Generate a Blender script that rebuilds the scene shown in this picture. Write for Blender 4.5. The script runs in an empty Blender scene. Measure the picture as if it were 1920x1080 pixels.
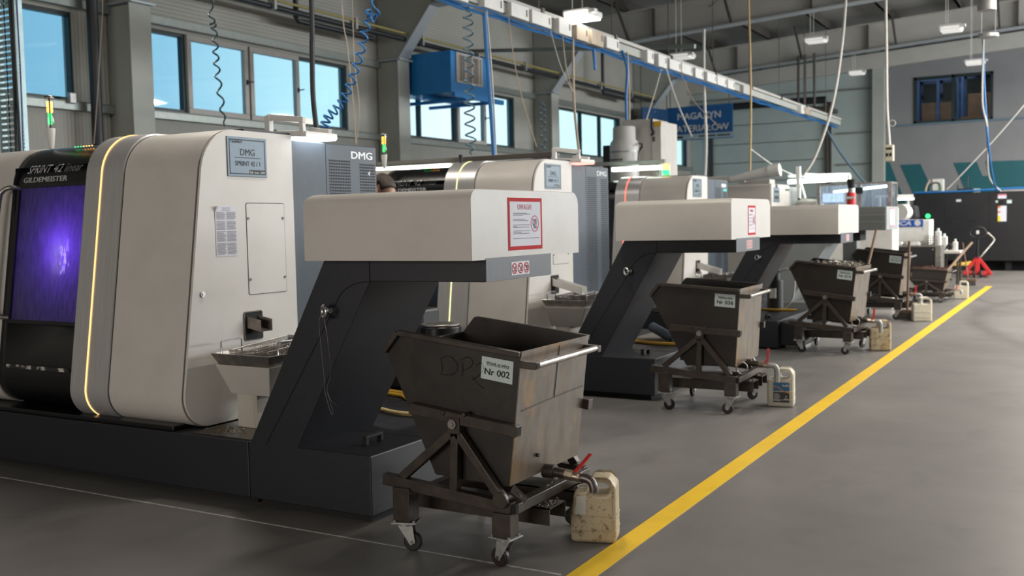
import bpy, bmesh, math, random
from mathutils import Vector, Matrix
PI = math.pi
C = bpy.context.scene.collection
random.seed(7)

# ------------------------------------------------------------------ camera
CAM_H = 1.5
F_PX, YAW, PITCH, ROLL = 1897.46, 0.523255, -0.0644578, -0.0205778
def cam_axes():
    cy, sy = math.cos(YAW), math.sin(YAW)
    f0 = Vector((-sy, cy, 0)); r0 = Vector((cy, sy, 0)); u0 = Vector((0, 0, 1))
    cp, sp = math.cos(PITCH), math.sin(PITCH)
    fw = cp*f0 + sp*u0; up = cp*u0 - sp*f0
    cr, sr = math.cos(ROLL), math.sin(ROLL)
    return cr*r0 + sr*up, cr*up - sr*r0, fw
RX, UX, FX = cam_axes()
cam_d = bpy.data.cameras.new('camera')
cam = bpy.data.objects.new('camera', cam_d); C.objects.link(cam)
mw = Matrix((RX, UX, -FX)).transposed().to_4x4(); mw.translation = Vector((0, 0, CAM_H))
cam.matrix_world = mw
cam_d.sensor_width = 36.0; cam_d.lens = F_PX*36.0/1920.0
cam_d.clip_start = 0.05; cam_d.clip_end = 200
cam_d.dof.use_dof = True; cam_d.dof.focus_distance = 4.9; cam_d.dof.aperture_fstop = 3.0
bpy.context.scene.camera = cam
# measured picture points carried onto known planes of the hall
def ray(px, py): return FX + (px-960)/F_PX*RX - (py-540)/F_PX*UX
def onx(px, py, X): d = ray(px, py); return Vector((0, 0, CAM_H)) + d*(X/d.x)
def ony(px, py, Y): d = ray(px, py); return Vector((0, 0, CAM_H)) + d*(Y/d.y)
def onz(px, py, Z=0.0): d = ray(px, py); return Vector((0, 0, CAM_H)) + d*((Z-CAM_H)/d.z)

# ------------------------------------------------------------------ view, world, light
sc = bpy.context.scene
sc.view_settings.view_transform = 'Standard'; sc.view_settings.look = 'None'
sc.view_settings.exposure = 1.03; sc.view_settings.gamma = 1.0
sc.view_settings.use_curve_mapping = False
sc.cycles.sample_clamp_indirect = 4.0
sc.cycles.max_bounces = 8; sc.cycles.diffuse_bounces = 4; sc.cycles.transparent_max_bounces = 12
world = bpy.data.worlds.new('sky'); sc.world = world; world.use_nodes = True
wn = world.node_tree.nodes; wl = world.node_tree.links; wn.clear()
wo = wn.new('ShaderNodeOutputWorld'); wb = wn.new('ShaderNodeBackground')
wt = wn.new('ShaderNodeTexCoord'); ws = wn.new('ShaderNodeSeparateXYZ'); wr = wn.new('ShaderNodeValToRGB')
wl.new(wt.outputs['Generated'], ws.inputs[0]); wl.new(ws.outputs['Y'], wr.inputs[0])
SKY = [(0.50, (0.095, 0.235, 0.35)), (0.655, (0.17, 0.33, 0.44)), (0.765, (0.34, 0.52, 0.58)), (0.83, (0.56, 0.64, 0.69)), (0.91, (0.46, 0.66, 0.68))]
while len(wr.color_ramp.elements) < len(SKY): wr.color_ramp.elements.new(0.5)
for e_, (p_, c_) in zip(wr.color_ramp.elements, SKY): e_.position = p_; e_.color = (*c_, 1)
wl.new(wr.outputs[0], wb.inputs['Color']); wb.inputs['Strength'].default_value = 1.0
wl.new(wb.outputs[0], wo.inputs[0])

def area(name, loc, size, size_y, energy, color, direction=(0, 0, -1), spread=PI):
    l = bpy.data.lights.new(name, 'AREA'); l.shape = 'RECTANGLE'; l.size = size; l.size_y = size_y
    l.energy = energy; l.color = color; l.spread = spread
    o = bpy.data.objects.new(name, l); C.objects.link(o); o.location = loc
    o.rotation_euler = Vector(direction).to_track_quat('-Z', 'Y').to_euler()
    return o
COOL_WHITE = (0.90, 0.96, 1.0); LAMP = (1.0, 0.93, 0.84)
# added side fill lights against the right wall, which has no openings
for k, y in enumerate((2, 10, 18, 26)):
    area('window_daylight', (8.9, y, 3.6), 7.0, 1.6, (25, 120, 430, 800)[k], COOL_WHITE, (-1, 0, 0))
# added warm fill behind the camera for the machine fronts; the gable is closed
area('gateway_daylight', (-3.5, -5.8, 2.2), 6.0, 2.2, 160, (1.0, 0.92, 0.84), (0, 1, 0))
# the windows beside the machines let the sky in
for y, ln in ((7.0, 3.8), (12.2, 4.7), (18.3, 4.7), (24.4, 4.7), (30.2, 4.1)):
    o = area('sky_portal', (-11.70, y, 3.82), ln, 1.1, 1, (1, 1, 1)); o.rotation_euler = (PI/2, 0, PI/2); o.data.cycles.is_portal = True
# luminaires of the hall: two rows above the aisle beside the machines, one above the row itself at the near end
for x, ys, e in ((0.9, (3.0, 9.0, 15.0, 21.0, 27.0), 75), (4.6, (3.0, 9.0, 15.0, 21.0, 27.0), 75), (-3.4, (5.6, ), 22), (-7.6, (6.4, ), 14)):
    for y in ys: area('hall_lamp_light', (x, y, 5.35), 0.35, 1.3, e*(0.10 if y == 3 else 1.0 if y == 9 else 2.7), LAMP)

# ------------------------------------------------------------------ materials
def M(name, c1, c2=None, scale=6.0, rough=0.5, metal=0.0, bump=0.0, bscale=250.0, mix=(0.4, 0.7),
      rvar=0.0, stain=None, emit=None, coat=0.0, aniso=None, spec=0.5):
    m = bpy.data.materials.new(name); m.use_nodes = True
    n = m.node_tree.nodes; l = m.node_tree.links
    b = n['Principled BSDF']
    tc = n.new('ShaderNodeTexCoord')
    src = tc.outputs['Object']
    if aniso:
        mp = n.new('ShaderNodeMapping'); mp.inputs['Scale'].default_value = aniso
        l.new(src, mp.inputs[0]); vec = mp.outputs[0]
    else: vec = src
    nz = n.new('ShaderNodeTexNoise'); nz.inputs['Scale'].default_value = scale; nz.inputs['Detail'].default_value = 6
    nz.inputs['Roughness'].default_value = 0.6
    l.new(vec, nz.inputs['Vector'])
    rp = n.new('ShaderNodeValToRGB'); rp.color_ramp.elements[0].position = mix[0]; rp.color_ramp.elements[1].position = mix[1]
    rp.color_ramp.elements[0].color = (*c1, 1); rp.color_ramp.elements[1].color = (*(c2 or tuple(x*0.88 for x in c1)), 1)
    l.new(nz.outputs[0], rp.inputs[0]); col = rp.outputs[0]
    if stain:
        for (sc_, lo, hi, sco, amt, sv) in stain:
            mp2 = n.new('ShaderNodeMapping'); mp2.inputs['Scale'].default_value = sv; l.new(src, mp2.inputs[0])
            n2 = n.new('ShaderNodeTexNoise'); n2.inputs['Scale'].default_value = sc_; n2.inputs['Detail'].default_value = 8
            n2.inputs['Roughness'].default_value = 0.65
            l.new(mp2.outputs[0], n2.inputs['Vector'])
            r2 = n.new('ShaderNodeValToRGB'); r2.color_ramp.elements[0].position = lo; r2.color_ramp.elements[1].position = hi
            r2.color_ramp.elements[0].color = (0, 0, 0, 1); r2.color_ramp.elements[1].color = (amt, amt, amt, 1)
            l.new(n2.outputs[0], r2.inputs[0])
            mx = n.new('ShaderNodeMixRGB'); l.new(r2.outputs[0], mx.inputs[0]); l.new(col, mx.inputs[1]); mx.inputs[2].default_value = (*sco, 1)
            col = mx.outputs[0]
    l.new(col, b.inputs['Base Color'])
    b.inputs['Roughness'].default_value = rough; b.inputs['Metallic'].default_value = metal
    b.inputs['Specular IOR Level'].default_value = spec
    if coat: b.inputs['Coat Weight'].default_value = coat; b.inputs['Coat Roughness'].default_value = 0.08
    if rvar:
        mr = n.new('ShaderNodeMapRange'); mr.inputs[3].default_value = rough-rvar; mr.inputs[4].default_value = rough+rvar
        l.new(nz.outputs[0], mr.inputs[0]); l.new(mr.outputs[0], b.inputs['Roughness'])
    if bump:
        n3 = n.new('ShaderNodeTexNoise'); n3.inputs['Scale'].default_value = bscale; n3.inputs['Detail'].default_value = 3
        l.new(vec, n3.inputs['Vector'])
        bp = n.new('ShaderNodeBump'); bp.inputs['Strength'].default_value = bump; bp.inputs['Distance'].default_value = 0.004
        l.new(n3.outputs[0], bp.inputs['Height']); l.new(bp.outputs[0], b.inputs['Normal'])
    if emit:
        b.inputs['Emission Color'].default_value = (*emit[0], 1); b.inputs['Emission Strength'].default_value = emit[1]
    return m
def MG(name, tint, trans=0.75, gloss=0.12, diff=0.0, dcol=(0.8, 0.8, 0.8), grough=0.03):
    """a pane: lets light through, mirrors a little, carries a film of dirt"""
    m = bpy.data.materials.new(name); m.use_nodes = True
    n = m.node_tree.nodes; l = m.node_tree.links; n.clear()
    o = n.new('ShaderNodeOutputMaterial'); t = n.new('ShaderNodeBsdfTransparent'); t.inputs[0].default_value = (*tint, 1)
    g = n.new('ShaderNodeBsdfGlossy'); g.inputs['Roughness'].default_value = grough; g.inputs[0].default_value = (1, 1, 1, 1)
    fr = n.new('ShaderNodeFresnel'); fr.inputs[0].default_value = 1.45
    ge = n.new('ShaderNodeNewGeometry'); fm = n.new('ShaderNodeMath'); fm.operation = 'MULTIPLY_ADD'; fm.inputs[1].default_value = -1; fm.inputs[2].default_value = 1
    l.new(ge.outputs['Backfacing'], fm.inputs[0]); f2 = n.new('ShaderNodeMath'); f2.operation = 'MULTIPLY'; l.new(fr.outputs[0], f2.inputs[0]); l.new(fm.outputs[0], f2.inputs[1])
    mx = n.new('ShaderNodeMixShader'); l.new(f2.outputs[0], mx.inputs[0]); l.new(t.outputs[0], mx.inputs[1]); l.new(g.outputs[0], mx.inputs[2])
    last = mx.outputs[0]
    if diff:
        tl = n.new('ShaderNodeBsdfTranslucent'); tl.inputs[0].default_value = (*dcol, 1)
        df = n.new('ShaderNodeBsdfDiffuse'); df.inputs[0].default_value = (*[c*0.6 for c in dcol], 1)
        m3 = n.new('ShaderNodeMixShader'); m3.inputs[0].default_value = 0.25; l.new(tl.outputs[0], m3.inputs[1]); l.new(df.outputs[0], m3.inputs[2])
        tc = n.new('ShaderNodeTexCoord'); mp = n.new('ShaderNodeMapping'); mp.inputs['Scale'].default_value = (60, 60, 4)
        l.new(tc.outputs['Object'], mp.inputs[0])
        nz = n.new('ShaderNodeTexNoise'); nz.inputs['Scale'].default_value = 1.0; nz.inputs['Detail'].default_value = 6; l.new(mp.outputs[0], nz.inputs['Vector'])
        mr = n.new('ShaderNodeMapRange'); mr.inputs[1].default_value = 0.3; mr.inputs[2].default_value = 0.7
        mr.inputs[3].default_value = diff*0.6; mr.inputs[4].default_value = min(1, diff*1.4); l.new(nz.outputs[0], mr.inputs[0])
        m2 = n.new('ShaderNodeMixShader'); l.new(mr.outputs[0], m2.inputs[0]); l.new(last, m2.inputs[1]); l.new(m3.outputs[0], m2.inputs[2])
        last = m2.outputs[0]
    l.new(last, o.inputs[0])
    return m
def ME(name, col, s):
    m = bpy.data.materials.new(name); m.use_nodes = True
    n = m.node_tree.nodes; l = m.node_tree.links; n.clear()
    o = n.new('ShaderNodeOutputMaterial'); e = n.new('ShaderNodeEmission'); e.inputs[0].default_value = (*col, 1); e.inputs[1].default_value = s
    l.new(e.outputs[0], o.inputs[0]); return m

BEIGE = M('cream_enamel', (0.56, 0.53, 0.49), (0.51, 0.48, 0.44), 3.0, 0.42, rvar=0.05,
          stain=[(9, 0.74, 0.80, (0.22, 0.17, 0.12), 0.35, (1, 1, 1))])
PANEL = M('cream_panel', (0.58, 0.555, 0.52), (0.54, 0.51, 0.47), 3.0, 0.45,
          stain=[(5, 0.66, 0.80, (0.34, 0.22, 0.12), 0.30, (5, 5, 0.8)), (60, 0.76, 0.79, (0.06, 0.05, 0.04), 0.6, (1, 1, 1))])
NAVY = M('dark_texture_paint', (0.0095, 0.0105, 0.0155), (0.0125, 0.0135, 0.019), 40, 0.46, bump=0.25, bscale=420)
SLATE = M('slate_paint', (0.036, 0.052, 0.074), (0.042, 0.058, 0.080), 12, 0.5, bump=0.1, bscale=400)
BLACK = M('black_plastic', (0.008, 0.008, 0.009), (0.012, 0.012, 0.013), 12, 0.45)
GLOSSBLACK = M('black_gloss', (0.004, 0.004, 0.005), (0.006, 0.006, 0.007), 6, 0.30)
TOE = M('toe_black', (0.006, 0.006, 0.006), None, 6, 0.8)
ALU = M('brushed_aluminium', (0.56, 0.55, 0.54), (0.46, 0.45, 0.44), 1.0, 0.36, metal=0.5, aniso=(180, 4, 4), rvar=0.08)
STEEL = M('worn_steel', (0.36, 0.34, 0.32), (0.22, 0.20, 0.18), 14, 0.38, metal=0.9, rvar=0.1)
CHROME = M('polished_steel', (0.60, 0.60, 0.60), None, 10, 0.22, metal=1.0)
CARTM = M('cart_paint', (0.019, 0.0155, 0.013), (0.031, 0.025, 0.021), 7, 0.42, metal=0.25, rvar=0.1, bump=0.08, bscale=60,
          stain=[(45, 0.70, 0.74, (0.30, 0.27, 0.23), 0.55, (1, 1, 1)), (6, 0.62, 0.75, (0.07, 0.05, 0.035), 0.5, (1, 1, 0.4))])
CARTF = M('cart_frame_paint', (0.040, 0.031, 0.025), (0.062, 0.048, 0.039), 12, 0.40, metal=0.3, rvar=0.1,
          stain=[(40, 0.68, 0.73, (0.28, 0.24, 0.2), 0.6, (1, 1, 1))])
CARTE = M('cart_oily_sheet', (0.165, 0.140, 0.115), (0.115, 0.094, 0.072), 5, 0.36, metal=0.40, rvar=0.1, aniso=(3, 3, 1),
          stain=[(3.4, 0.46, 0.64, (0.36, 0.19, 0.045), 0.80, (1.2, 1.2, 0.75)), (70, 0.72, 0.75, (0.5, 0.46, 0.4), 0.7, (1, 1, 1)), (8, 0.60, 0.72, (0.03, 0.025, 0.02), 0.6, (1, 1, 0.35))])
RUBBER = M('rubber_black', (0.010, 0.009, 0.009), None, 10, 0.55)
WHEELRED = M('wheel_rubber', (0.030, 0.016, 0.016), (0.02, 0.012, 0.012), 30, 0.4)
PAPER = M('white_paper', (0.62, 0.62, 0.68), (0.58, 0.58, 0.65), 5, 0.6)
LABELW = M('label_white', (0.55, 0.64, 0.62), (0.50, 0.58, 0.56), 8, 0.5)
INK = M('black_ink', (0.010, 0.011, 0.014), None, 6, 0.6)
GREYINK = M('grey_ink', (0.17, 0.17, 0.20), None, 6, 0.6)
RED = M('red_plastic', (0.55, 0.022, 0.022), (0.48, 0.02, 0.02), 10, 0.38)
SIGNRED = M('sign_red_print', (0.50, 0.012, 0.018), (0.46, 0.012, 0.016), 10, 0.65, spec=0.15)
PINK = M('faded_red_print', (0.55, 0.16, 0.22), None, 10, 0.6)
TEAL = M('teal_ink', (0.02, 0.16, 0.20), None, 10, 0.6)
WHITE = M('white_plastic', (0.66, 0.65, 0.62), (0.60, 0.59, 0.56), 8, 0.4)
LETTER = M('silver_lettering', (0.62, 0.63, 0.64), None, 10, 0.35)
PLAQUE = M('blue_grey_plate', (0.13, 0.175, 0.215), (0.12, 0.16, 0.20), 20, 0.45, metal=0.2)
CAN = M('dirty_translucent_plastic', (0.52, 0.44, 0.30), (0.42, 0.32, 0.18), 5, 0.42,
        stain=[(26, 0.54, 0.64, (0.10, 0.06, 0.025), 0.75, (1, 1, 1)), (90, 0.60, 0.66, (0.05, 0.03, 0.015), 0.8, (1, 1, 1)), (5, 0.60, 0.70, (0.5, 0.30, 0.08), 0.6, (1, 1, 1))])
CANW = M('milky_plastic', (0.58, 0.55, 0.46), (0.50, 0.46, 0.36), 5, 0.42,
         stain=[(30, 0.60, 0.72, (0.20, 0.14, 0.07), 0.5, (1, 1, 1))])
GALV = M('galvanised_steel', (0.40, 0.40, 0.39), (0.28, 0.28, 0.27), 30, 0.42, metal=0.45)
PIPEM = M('pipe_iron', (0.11, 0.095, 0.085), (0.07, 0.06, 0.05), 25, 0.4, metal=0.7)
BRASS = M('brass_nickel', (0.48, 0.40, 0.32), None, 20, 0.35, metal=0.9)
YELLOWHOSE = M('yellow_hose', (0.55, 0.32, 0.03), (0.45, 0.26, 0.03), 10, 0.45)
BLUEH = M('blue_hose', (0.015, 0.14, 0.38), None, 10, 0.4)
BLUEP = M('blue_paint', (0.012, 0.20, 0.52), (0.010, 0.17, 0.46), 5, 0.4)
NAVYB = M('navy_sign', (0.006, 0.09, 0.27), (0.006, 0.08, 0.24), 5, 0.5)
CABLEB = M('cable_black', (0.012, 0.013, 0.016), None, 10, 0.5)
CABLEW = M('cable_white', (0.55, 0.53, 0.49), None, 10, 0.5)
CABLEBR = M('cable_beige', (0.40, 0.32, 0.24), None, 10, 0.5)
WOOD = M('worn_wood_handle', (0.15, 0.085, 0.045), (0.09, 0.05, 0.028), 6, 0.6, aniso=(40, 40, 3))
CHIPS = M('metal_swarf', (0.20, 0.18, 0.15), (0.10, 0.085, 0.07), 60, 0.35, metal=0.7)
CHIPSR = M('rusty_swarf', (0.09, 0.035, 0.022), (0.05, 0.02, 0.015), 60, 0.6, metal=0.3)
FRAMEW = M('column_paint', (0.36, 0.37, 0.335), (0.32, 0.33, 0.30), 2, 0.55)
RAFTER = M('rafter_paint', (0.42, 0.405, 0.37), (0.38, 0.365, 0.335), 2, 0.55)
ROOFM = M('roof_sheet', (0.24, 0.235, 0.22), (0.20, 0.195, 0.185), 3, 0.45, metal=0.2)
PURLIN = M('purlin_steel', (0.07, 0.062, 0.055), (0.10, 0.09, 0.08), 8, 0.45, metal=0.4)
FLANGE = M('flange_paint', (0.42, 0.45, 0.47), (0.38, 0.41, 0.43), 3, 0.38, metal=0.3)
GIRT = M('girt_channel', (0.26, 0.28, 0.26), (0.22, 0.24, 0.225), 10, 0.38, metal=0.5)
FRAMEG = M('green_black_frame', (0.010, 0.022, 0.022), None, 8, 0.45)
SASH = M('grey_sash_frame', (0.40, 0.38, 0.35), (0.36, 0.34, 0.32), 6, 0.5)
GLASS = MG('window_glass', (0.90, 0.96, 0.97))
TUBE = ME('tube_light_glow', (0.86, 1.0, 0.90), 7.0)
GREENLED = ME('green_led', (0.03, 0.85, 0.16), 2.0)
AMBERLED = ME('amber_led', (1.0, 0.42, 0.06), 4.0)

# ------------------------------------------------------------------ mesh helpers
ORG = {}
class MB:
    def __init__(s): s.v = []; s.f = []
    def add(s, vs, fs):
        o = len(s.v); s.v += [tuple(p) for p in vs]; s.f += [tuple(i+o for i in f) for f in fs]; return s
    def box(s, x0, x1, y0, y1, z0, z1):
        return s.add([(x0,y0,z0),(x1,y0,z0),(x1,y1,z0),(x0,y1,z0),(x0,y0,z1),(x1,y0,z1),(x1,y1,z1),(x0,y1,z1)],
                     [(0,3,2,1),(4,5,6,7),(0,1,5,4),(1,2,6,5),(2,3,7,6),(3,0,4,7)])
    def bar(s, p, q, w, h=None, up=(0, 0, 1)):
        """rectangular bar from p to q, w wide, h tall"""
        h = h or w; p = Vector(p); q = Vector(q); d = (q-p).normalized(); up = Vector(up)
        if abs(d.dot(up)) > 0.98: up = Vector((0, 1, 0))
        a = d.cross(up).normalized()*w/2; b = a.cross(d).normalized()*h/2
        vs = [c+i+j for c in (p, q) for i, j in ((a, b), (-a, b), (-a, -b), (a, -b))]
        return s.add(vs, [(0,1,2,3),(7,6,5,4),(0,4,5,1),(1,5,6,2),(2,6,7,3),(3,7,4,0)])
    def cyl(s, p, q, r, r2=None, n=20, caps=True):
        p = Vector(p); q = Vector(q); r2 = r if r2 is None else r2
        d = (q-p).normalized(); up = Vector((0,0,1)) if abs(d.z) < 0.9 else Vector((1,0,0))
        a = d.cross(up).normalized(); b = d.cross(a)
        vs = []
        for c, rr in ((p, r), (q, r2)):
            for i in range(n):
                t = 2*PI*i/n; vs.append(c + a*rr*math.cos(t) + b*rr*math.sin(t))
        fs = [(i, (i+1) % n, n+(i+1) % n, n+i) for i in range(n)]
        if caps: fs += [tuple(range(n-1, -1, -1)), tuple(range(n, 2*n))]
        return s.add(vs, fs)
    def tube(s, pts, r, n=8, caps=True, closed=False):
        pts = [Vector(p) for p in pts]; k = len(pts); rings = []
        last = None
        for i, p in enumerate(pts):
            if closed: d = pts[(i+1) % k]-pts[i-1]
            else: d = pts[min(i+1, k-1)]-pts[max(i-1, 0)]
            d = d.normalized() if d.length > 1e-9 else Vector((0, 0, 1))
            if last is None:
                up = Vector((0,0,1)) if abs(d.z) < 0.9 else Vector((1,0,0)); a = d.cross(up).normalized()
            else:
                a = (last - d*last.dot(d));
                a = a.normalized() if a.length > 1e-6 else d.orthogonal().normalized()
            last = a; b = d.cross(a)
            rr = r[i] if isinstance(r, (list, tuple)) else r
            rings.append([p + a*rr*math.cos(2*PI*j/n) + b*rr*math.sin(2*PI*j/n) for j in range(n)])
        vs = [v for ring in rings for v in ring]; fs = []
        for i in range(k if closed else k-1):
            i2 = (i+1) % k
            for j in range(n): fs.append((i*n+j, i*n+(j+1) % n, i2*n+(j+1) % n, i2*n+j))
        if caps and not closed: fs += [tuple(range(n-1, -1, -1)), tuple((k-1)*n+j for j in range(n))]
        return s.add(vs, fs)
    def prism(s, poly, axis, a0, a1):
        """poly in the two other axes, swept along axis ('x': poly=(y,z), 'y': poly=(x,z), 'z': poly=(x,y))"""
        def pt(p, a): return {'x': (a, p[0], p[1]), 'y': (p[0], a, p[1]), 'z': (p[0], p[1], a)}[axis]
        n = len(poly); vs = [pt(p, a0) for p in poly]+[pt(p, a1) for p in poly]
        return s.add(vs, [tuple(range(n-1, -1, -1)), tuple(range(n, 2*n))]+[(i, (i+1) % n, n+(i+1) % n, n+i) for i in range(n)])
    def lathe(s, prof, c=(0, 0, 0), n=24, axis='z'):
        vs = []; k = len(prof)
        for r, h in prof:
            for i in range(n):
                t = 2*PI*i/n; a, b = r*math.cos(t), r*math.sin(t)
                vs.append({'z': (c[0]+a, c[1]+b, c[2]+h), 'x': (c[0]+h, c[1]+a, c[2]+b), 'y': (c[0]+a, c[1]+h, c[2]+b)}[axis])
        fs = [(i*n+j, i*n+(j+1) % n, (i+1)*n+(j+1) % n, (i+1)*n+j) for i in range(k-1) for j in range(n)]
        fs += [tuple(range(n-1, -1, -1)), tuple((k-1)*n+j for j in range(n))]
        return s.add(vs, fs)
    def loft(s, loops, caps=True):
        n = len(loops[0]); vs = [p for lp in loops for p in lp]
        fs = [(i*n+j, i*n+(j+1) % n, (i+1)*n+(j+1) % n, (i+1)*n+j) for i in range(len(loops)-1) for j in range(n)]
        if caps: fs += [tuple(range(n-1, -1, -1)), tuple((len(loops)-1)*n+j for j in range(n))]
        return s.add(vs, fs)
    def quad(s, a, b, c, d): return s.add([a, b, c, d], [(0, 1, 2, 3)])
    def sheet(s, pts, t):
        """flat polygon given a thickness t along its normal"""
        pts = [Vector(p) for p in pts]; nn = Vector((0, 0, 0))
        for i in range(len(pts)): nn += pts[i].cross(pts[(i+1) % len(pts)])
        nn = nn.normalized()*t; n = len(pts)
        return s.add(pts+[p+nn for p in pts], [tuple(range(n-1, -1, -1)), tuple(range(n, 2*n))]+[(i, (i+1) % n, n+(i+1) % n, n+i) for i in range(n)])
    def build(s, name, mat, parent=None, bevel=0, seg=2, smooth=None, weld=False):
        o = Vector(ORG.get(parent.name, (0, 0, 0))) if parent else Vector((0, 0, 0))
        me = bpy.data.meshes.new(name)
        me.from_pydata([tuple(Vector(v)-o) for v in s.v], [], s.f)
        bm = bmesh.new(); bm.from_mesh(me)
        if weld: bmesh.ops.remove_doubles(bm, verts=bm.verts, dist=1e-5)
        bmesh.ops.recalc_face_normals(bm, faces=bm.faces); bm.to_mesh(me); bm.free()
        me.materials.append(mat)
        ob = bpy.data.objects.new(name, me); C.objects.link(ob)
        if smooth is not None:
            me.polygons.foreach_set('use_smooth', [True]*len(me.polygons)); me.set_sharp_from_angle(angle=math.radians(smooth))
        if bevel:
            md = ob.modifiers.new('edge', 'BEVEL'); md.width = bevel; md.segments = seg; md.limit_method = 'ANGLE'; md.angle_limit = math.radians(40)
        if parent: ob.parent = parent; ORG[ob.name] = tuple(o)
        return ob
def thing(name, label, cat, org=(0, 0, 0), group=None, off=(0, 0, 0), rz=0):
    """an Empty at the base of a thing; parts are given in place around org, the whole is then set off from there"""
    o = bpy.data.objects.new(name, None); C.objects.link(o); o.empty_display_size = 0.1
    ORG[o.name] = tuple(org); o.location = Vector(org)+Vector(off); o.rotation_euler = (0, 0, rz)
    return tag(o, label, cat, group)
def each(name, mbs, mat, parent, **kw): return [m.build(name, mat, parent, **kw) for m in mbs]
def tag(o, label, cat, group=None, kind=None):
    o['label'] = label; o['category'] = cat
    if group: o['group'] = group
    if kind: o['kind'] = kind
    return o
def struct(o, label=None, cat=None):
    o['kind'] = 'structure'
    if label: o['label'] = label
    if cat: o['category'] = cat
    return o
def sroot(name, org=(0, 0, 0)):
    o = bpy.data.objects.new(name, None); C.objects.link(o); ORG[o.name] = tuple(org); o.location = org; o['kind'] = 'structure'; return o
def fillet(poly, rad, n=6):
    out = []; k = len(poly)
    for i in range(k):
        r = rad[i] if isinstance(rad, (list, tuple)) else rad
        p = Vector(poly[i]); a = Vector(poly[i-1]); b = Vector(poly[(i+1) % k])
        if r <= 0: out.append(tuple(p)); continue
        u = (a-p).normalized(); v = (b-p).normalized(); ang = u.angle(v)
        d = r/math.tan(ang/2); c = p+(u+v).normalized()*(r/math.sin(ang/2))
        s0 = p+u*d; e0 = p+v*d; t0 = math.atan2(s0.y-c.y, s0.x-c.x); t1 = math.atan2(e0.y-c.y, e0.x-c.x)
        dt = (t1-t0+PI) % (2*PI)-PI
        out += [(c.x+r*math.cos(t0+dt*j/n), c.y+r*math.sin(t0+dt*j/n)) for j in range(n+1)]
    return out
def curve_mesh(cu):
    tmp = bpy.data.objects.new('tmp', cu); C.objects.link(tmp)
    dg = bpy.context.evaluated_depsgraph_get()
    me = bpy.data.meshes.new_from_object(tmp.evaluated_get(dg)); bpy.data.objects.remove(tmp)
    return me
def shape2d(splines, depth, bev=0.0, seg=2):
    """outline with holes, thickened both ways by depth, rounded by bev"""
    cu = bpy.data.curves.new('tmp', 'CURVE'); cu.dimensions = '2D'; cu.fill_mode = 'BOTH'
    cu.extrude = max(0, depth-bev); cu.bevel_depth = bev; cu.bevel_resolution = seg; cu.offset = -bev
    for sp in splines:
        s = cu.splines.new('POLY'); s.points.add(len(sp)-1); s.use_cyclic_u = True
        for p, q in zip(s.points, sp): p.co = (q[0], q[1], 0, 1)
    return curve_mesh(cu)
def place_mesh(me, name, mat, M4, parent=None, smooth=None):
    o = Vector(ORG.get(parent.name, (0, 0, 0))) if parent else Vector((0, 0, 0))
    me.transform(M4); me.transform(Matrix.Translation(-o)); me.name = name
    me.materials.clear(); me.materials.append(mat)
    if smooth is not None:
        me.polygons.foreach_set('use_smooth', [True]*len(me.polygons)); me.set_sharp_from_angle(angle=math.radians(smooth))
    ob = bpy.data.objects.new(name, me); C.objects.link(ob)
    if parent: ob.parent = parent; ORG[ob.name] = tuple(o)
    return ob
def frame4(org, ax, ay):
    ax = Vector(ax).normalized(); ay = Vector(ay); ay = (ay-ax*ay.dot(ax)).normalized(); az = ax.cross(ay)
    m = Matrix((ax, ay, az)).transposed().to_4x4(); m.translation = Vector(org); return m
def embolden(me, b):
    """thicker strokes: the same letters laid slightly apart"""
    if b <= 0: return me
    bm = bmesh.new()
    for k, (dx, dy) in enumerate(((0, 0), (b, 0), (-b, 0), (0, b*.6), (0, -b*.6))):
        m2 = me.copy(); m2.transform(Matrix.Translation((dx, dy, .0004*k))); bm.from_mesh(m2)
    bm.to_mesh(me); bm.free(); return me
def text(s, org, ax, ay, size, mat, parent, name='lettering', width=None, bold=0.0, shear=0.0, align='LEFT', th=0.0006, spacing=1.0, sx=None):
    cu = bpy.data.curves.new('tmp', 'FONT'); cu.body = s; cu.size = 1.0; cu.extrude = th/size; cu.shear = shear
    cu.space_character = spacing; cu.resolution_u = 3
    me = embolden(curve_mesh(cu), bold)
    xs = [v.co.x for v in me.vertices]; ys = [v.co.y for v in me.vertices]
    w = max(xs)-min(xs); k = size
    kx = (width/w if width else k) if sx is None else k*sx
    x0 = min(xs)
    if align == 'CENTER': x0 = (max(xs)+min(xs))/2
    elif align == 'RIGHT': x0 = max(xs)
    me.transform(Matrix.Translation((-x0, 0, 0)))
    me.transform(Matrix.Diagonal((kx, k, size, 1)))
    return place_mesh(me, name, mat, frame4(org, ax, ay), parent)
def text_wrapped(s, fn, size, mat, parent, name='lettering', width=None, bold=0.0, shear=0.0):
    """lettering laid onto a curved surface: fn(u, v) gives the point u along and v up the surface"""
    cu = bpy.data.curves.new('tmp', 'FONT'); cu.body = s; cu.size = 1.0; cu.shear = shear; cu.resolution_u = 3
    me = embolden(curve_mesh(cu), bold); bm = bmesh.new(); bm.from_mesh(me)
    xs = [v.co.x for v in bm.verts]; x0 = min(xs); w = max(xs)-x0; k = width/w
    bmesh.ops.triangulate(bm, faces=bm.faces); bmesh.ops.subdivide_edges(bm, edges=[e for e in bm.edges if abs(e.verts[0].co.y-e.verts[1].co.y) > .3], cuts=3)
    o = Vector(ORG[parent.name])
    for v in bm.verts: v.co = fn((v.co.x-x0)*k, v.co.y*size)-o
    bm.to_mesh(me); bm.free(); me.name = name; me.materials.clear(); me.materials.append(mat)
    ob = bpy.data.objects.new(name, me); C.objects.link(ob); ob.parent = parent; ORG[ob.name] = tuple(o)
    return ob
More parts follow.
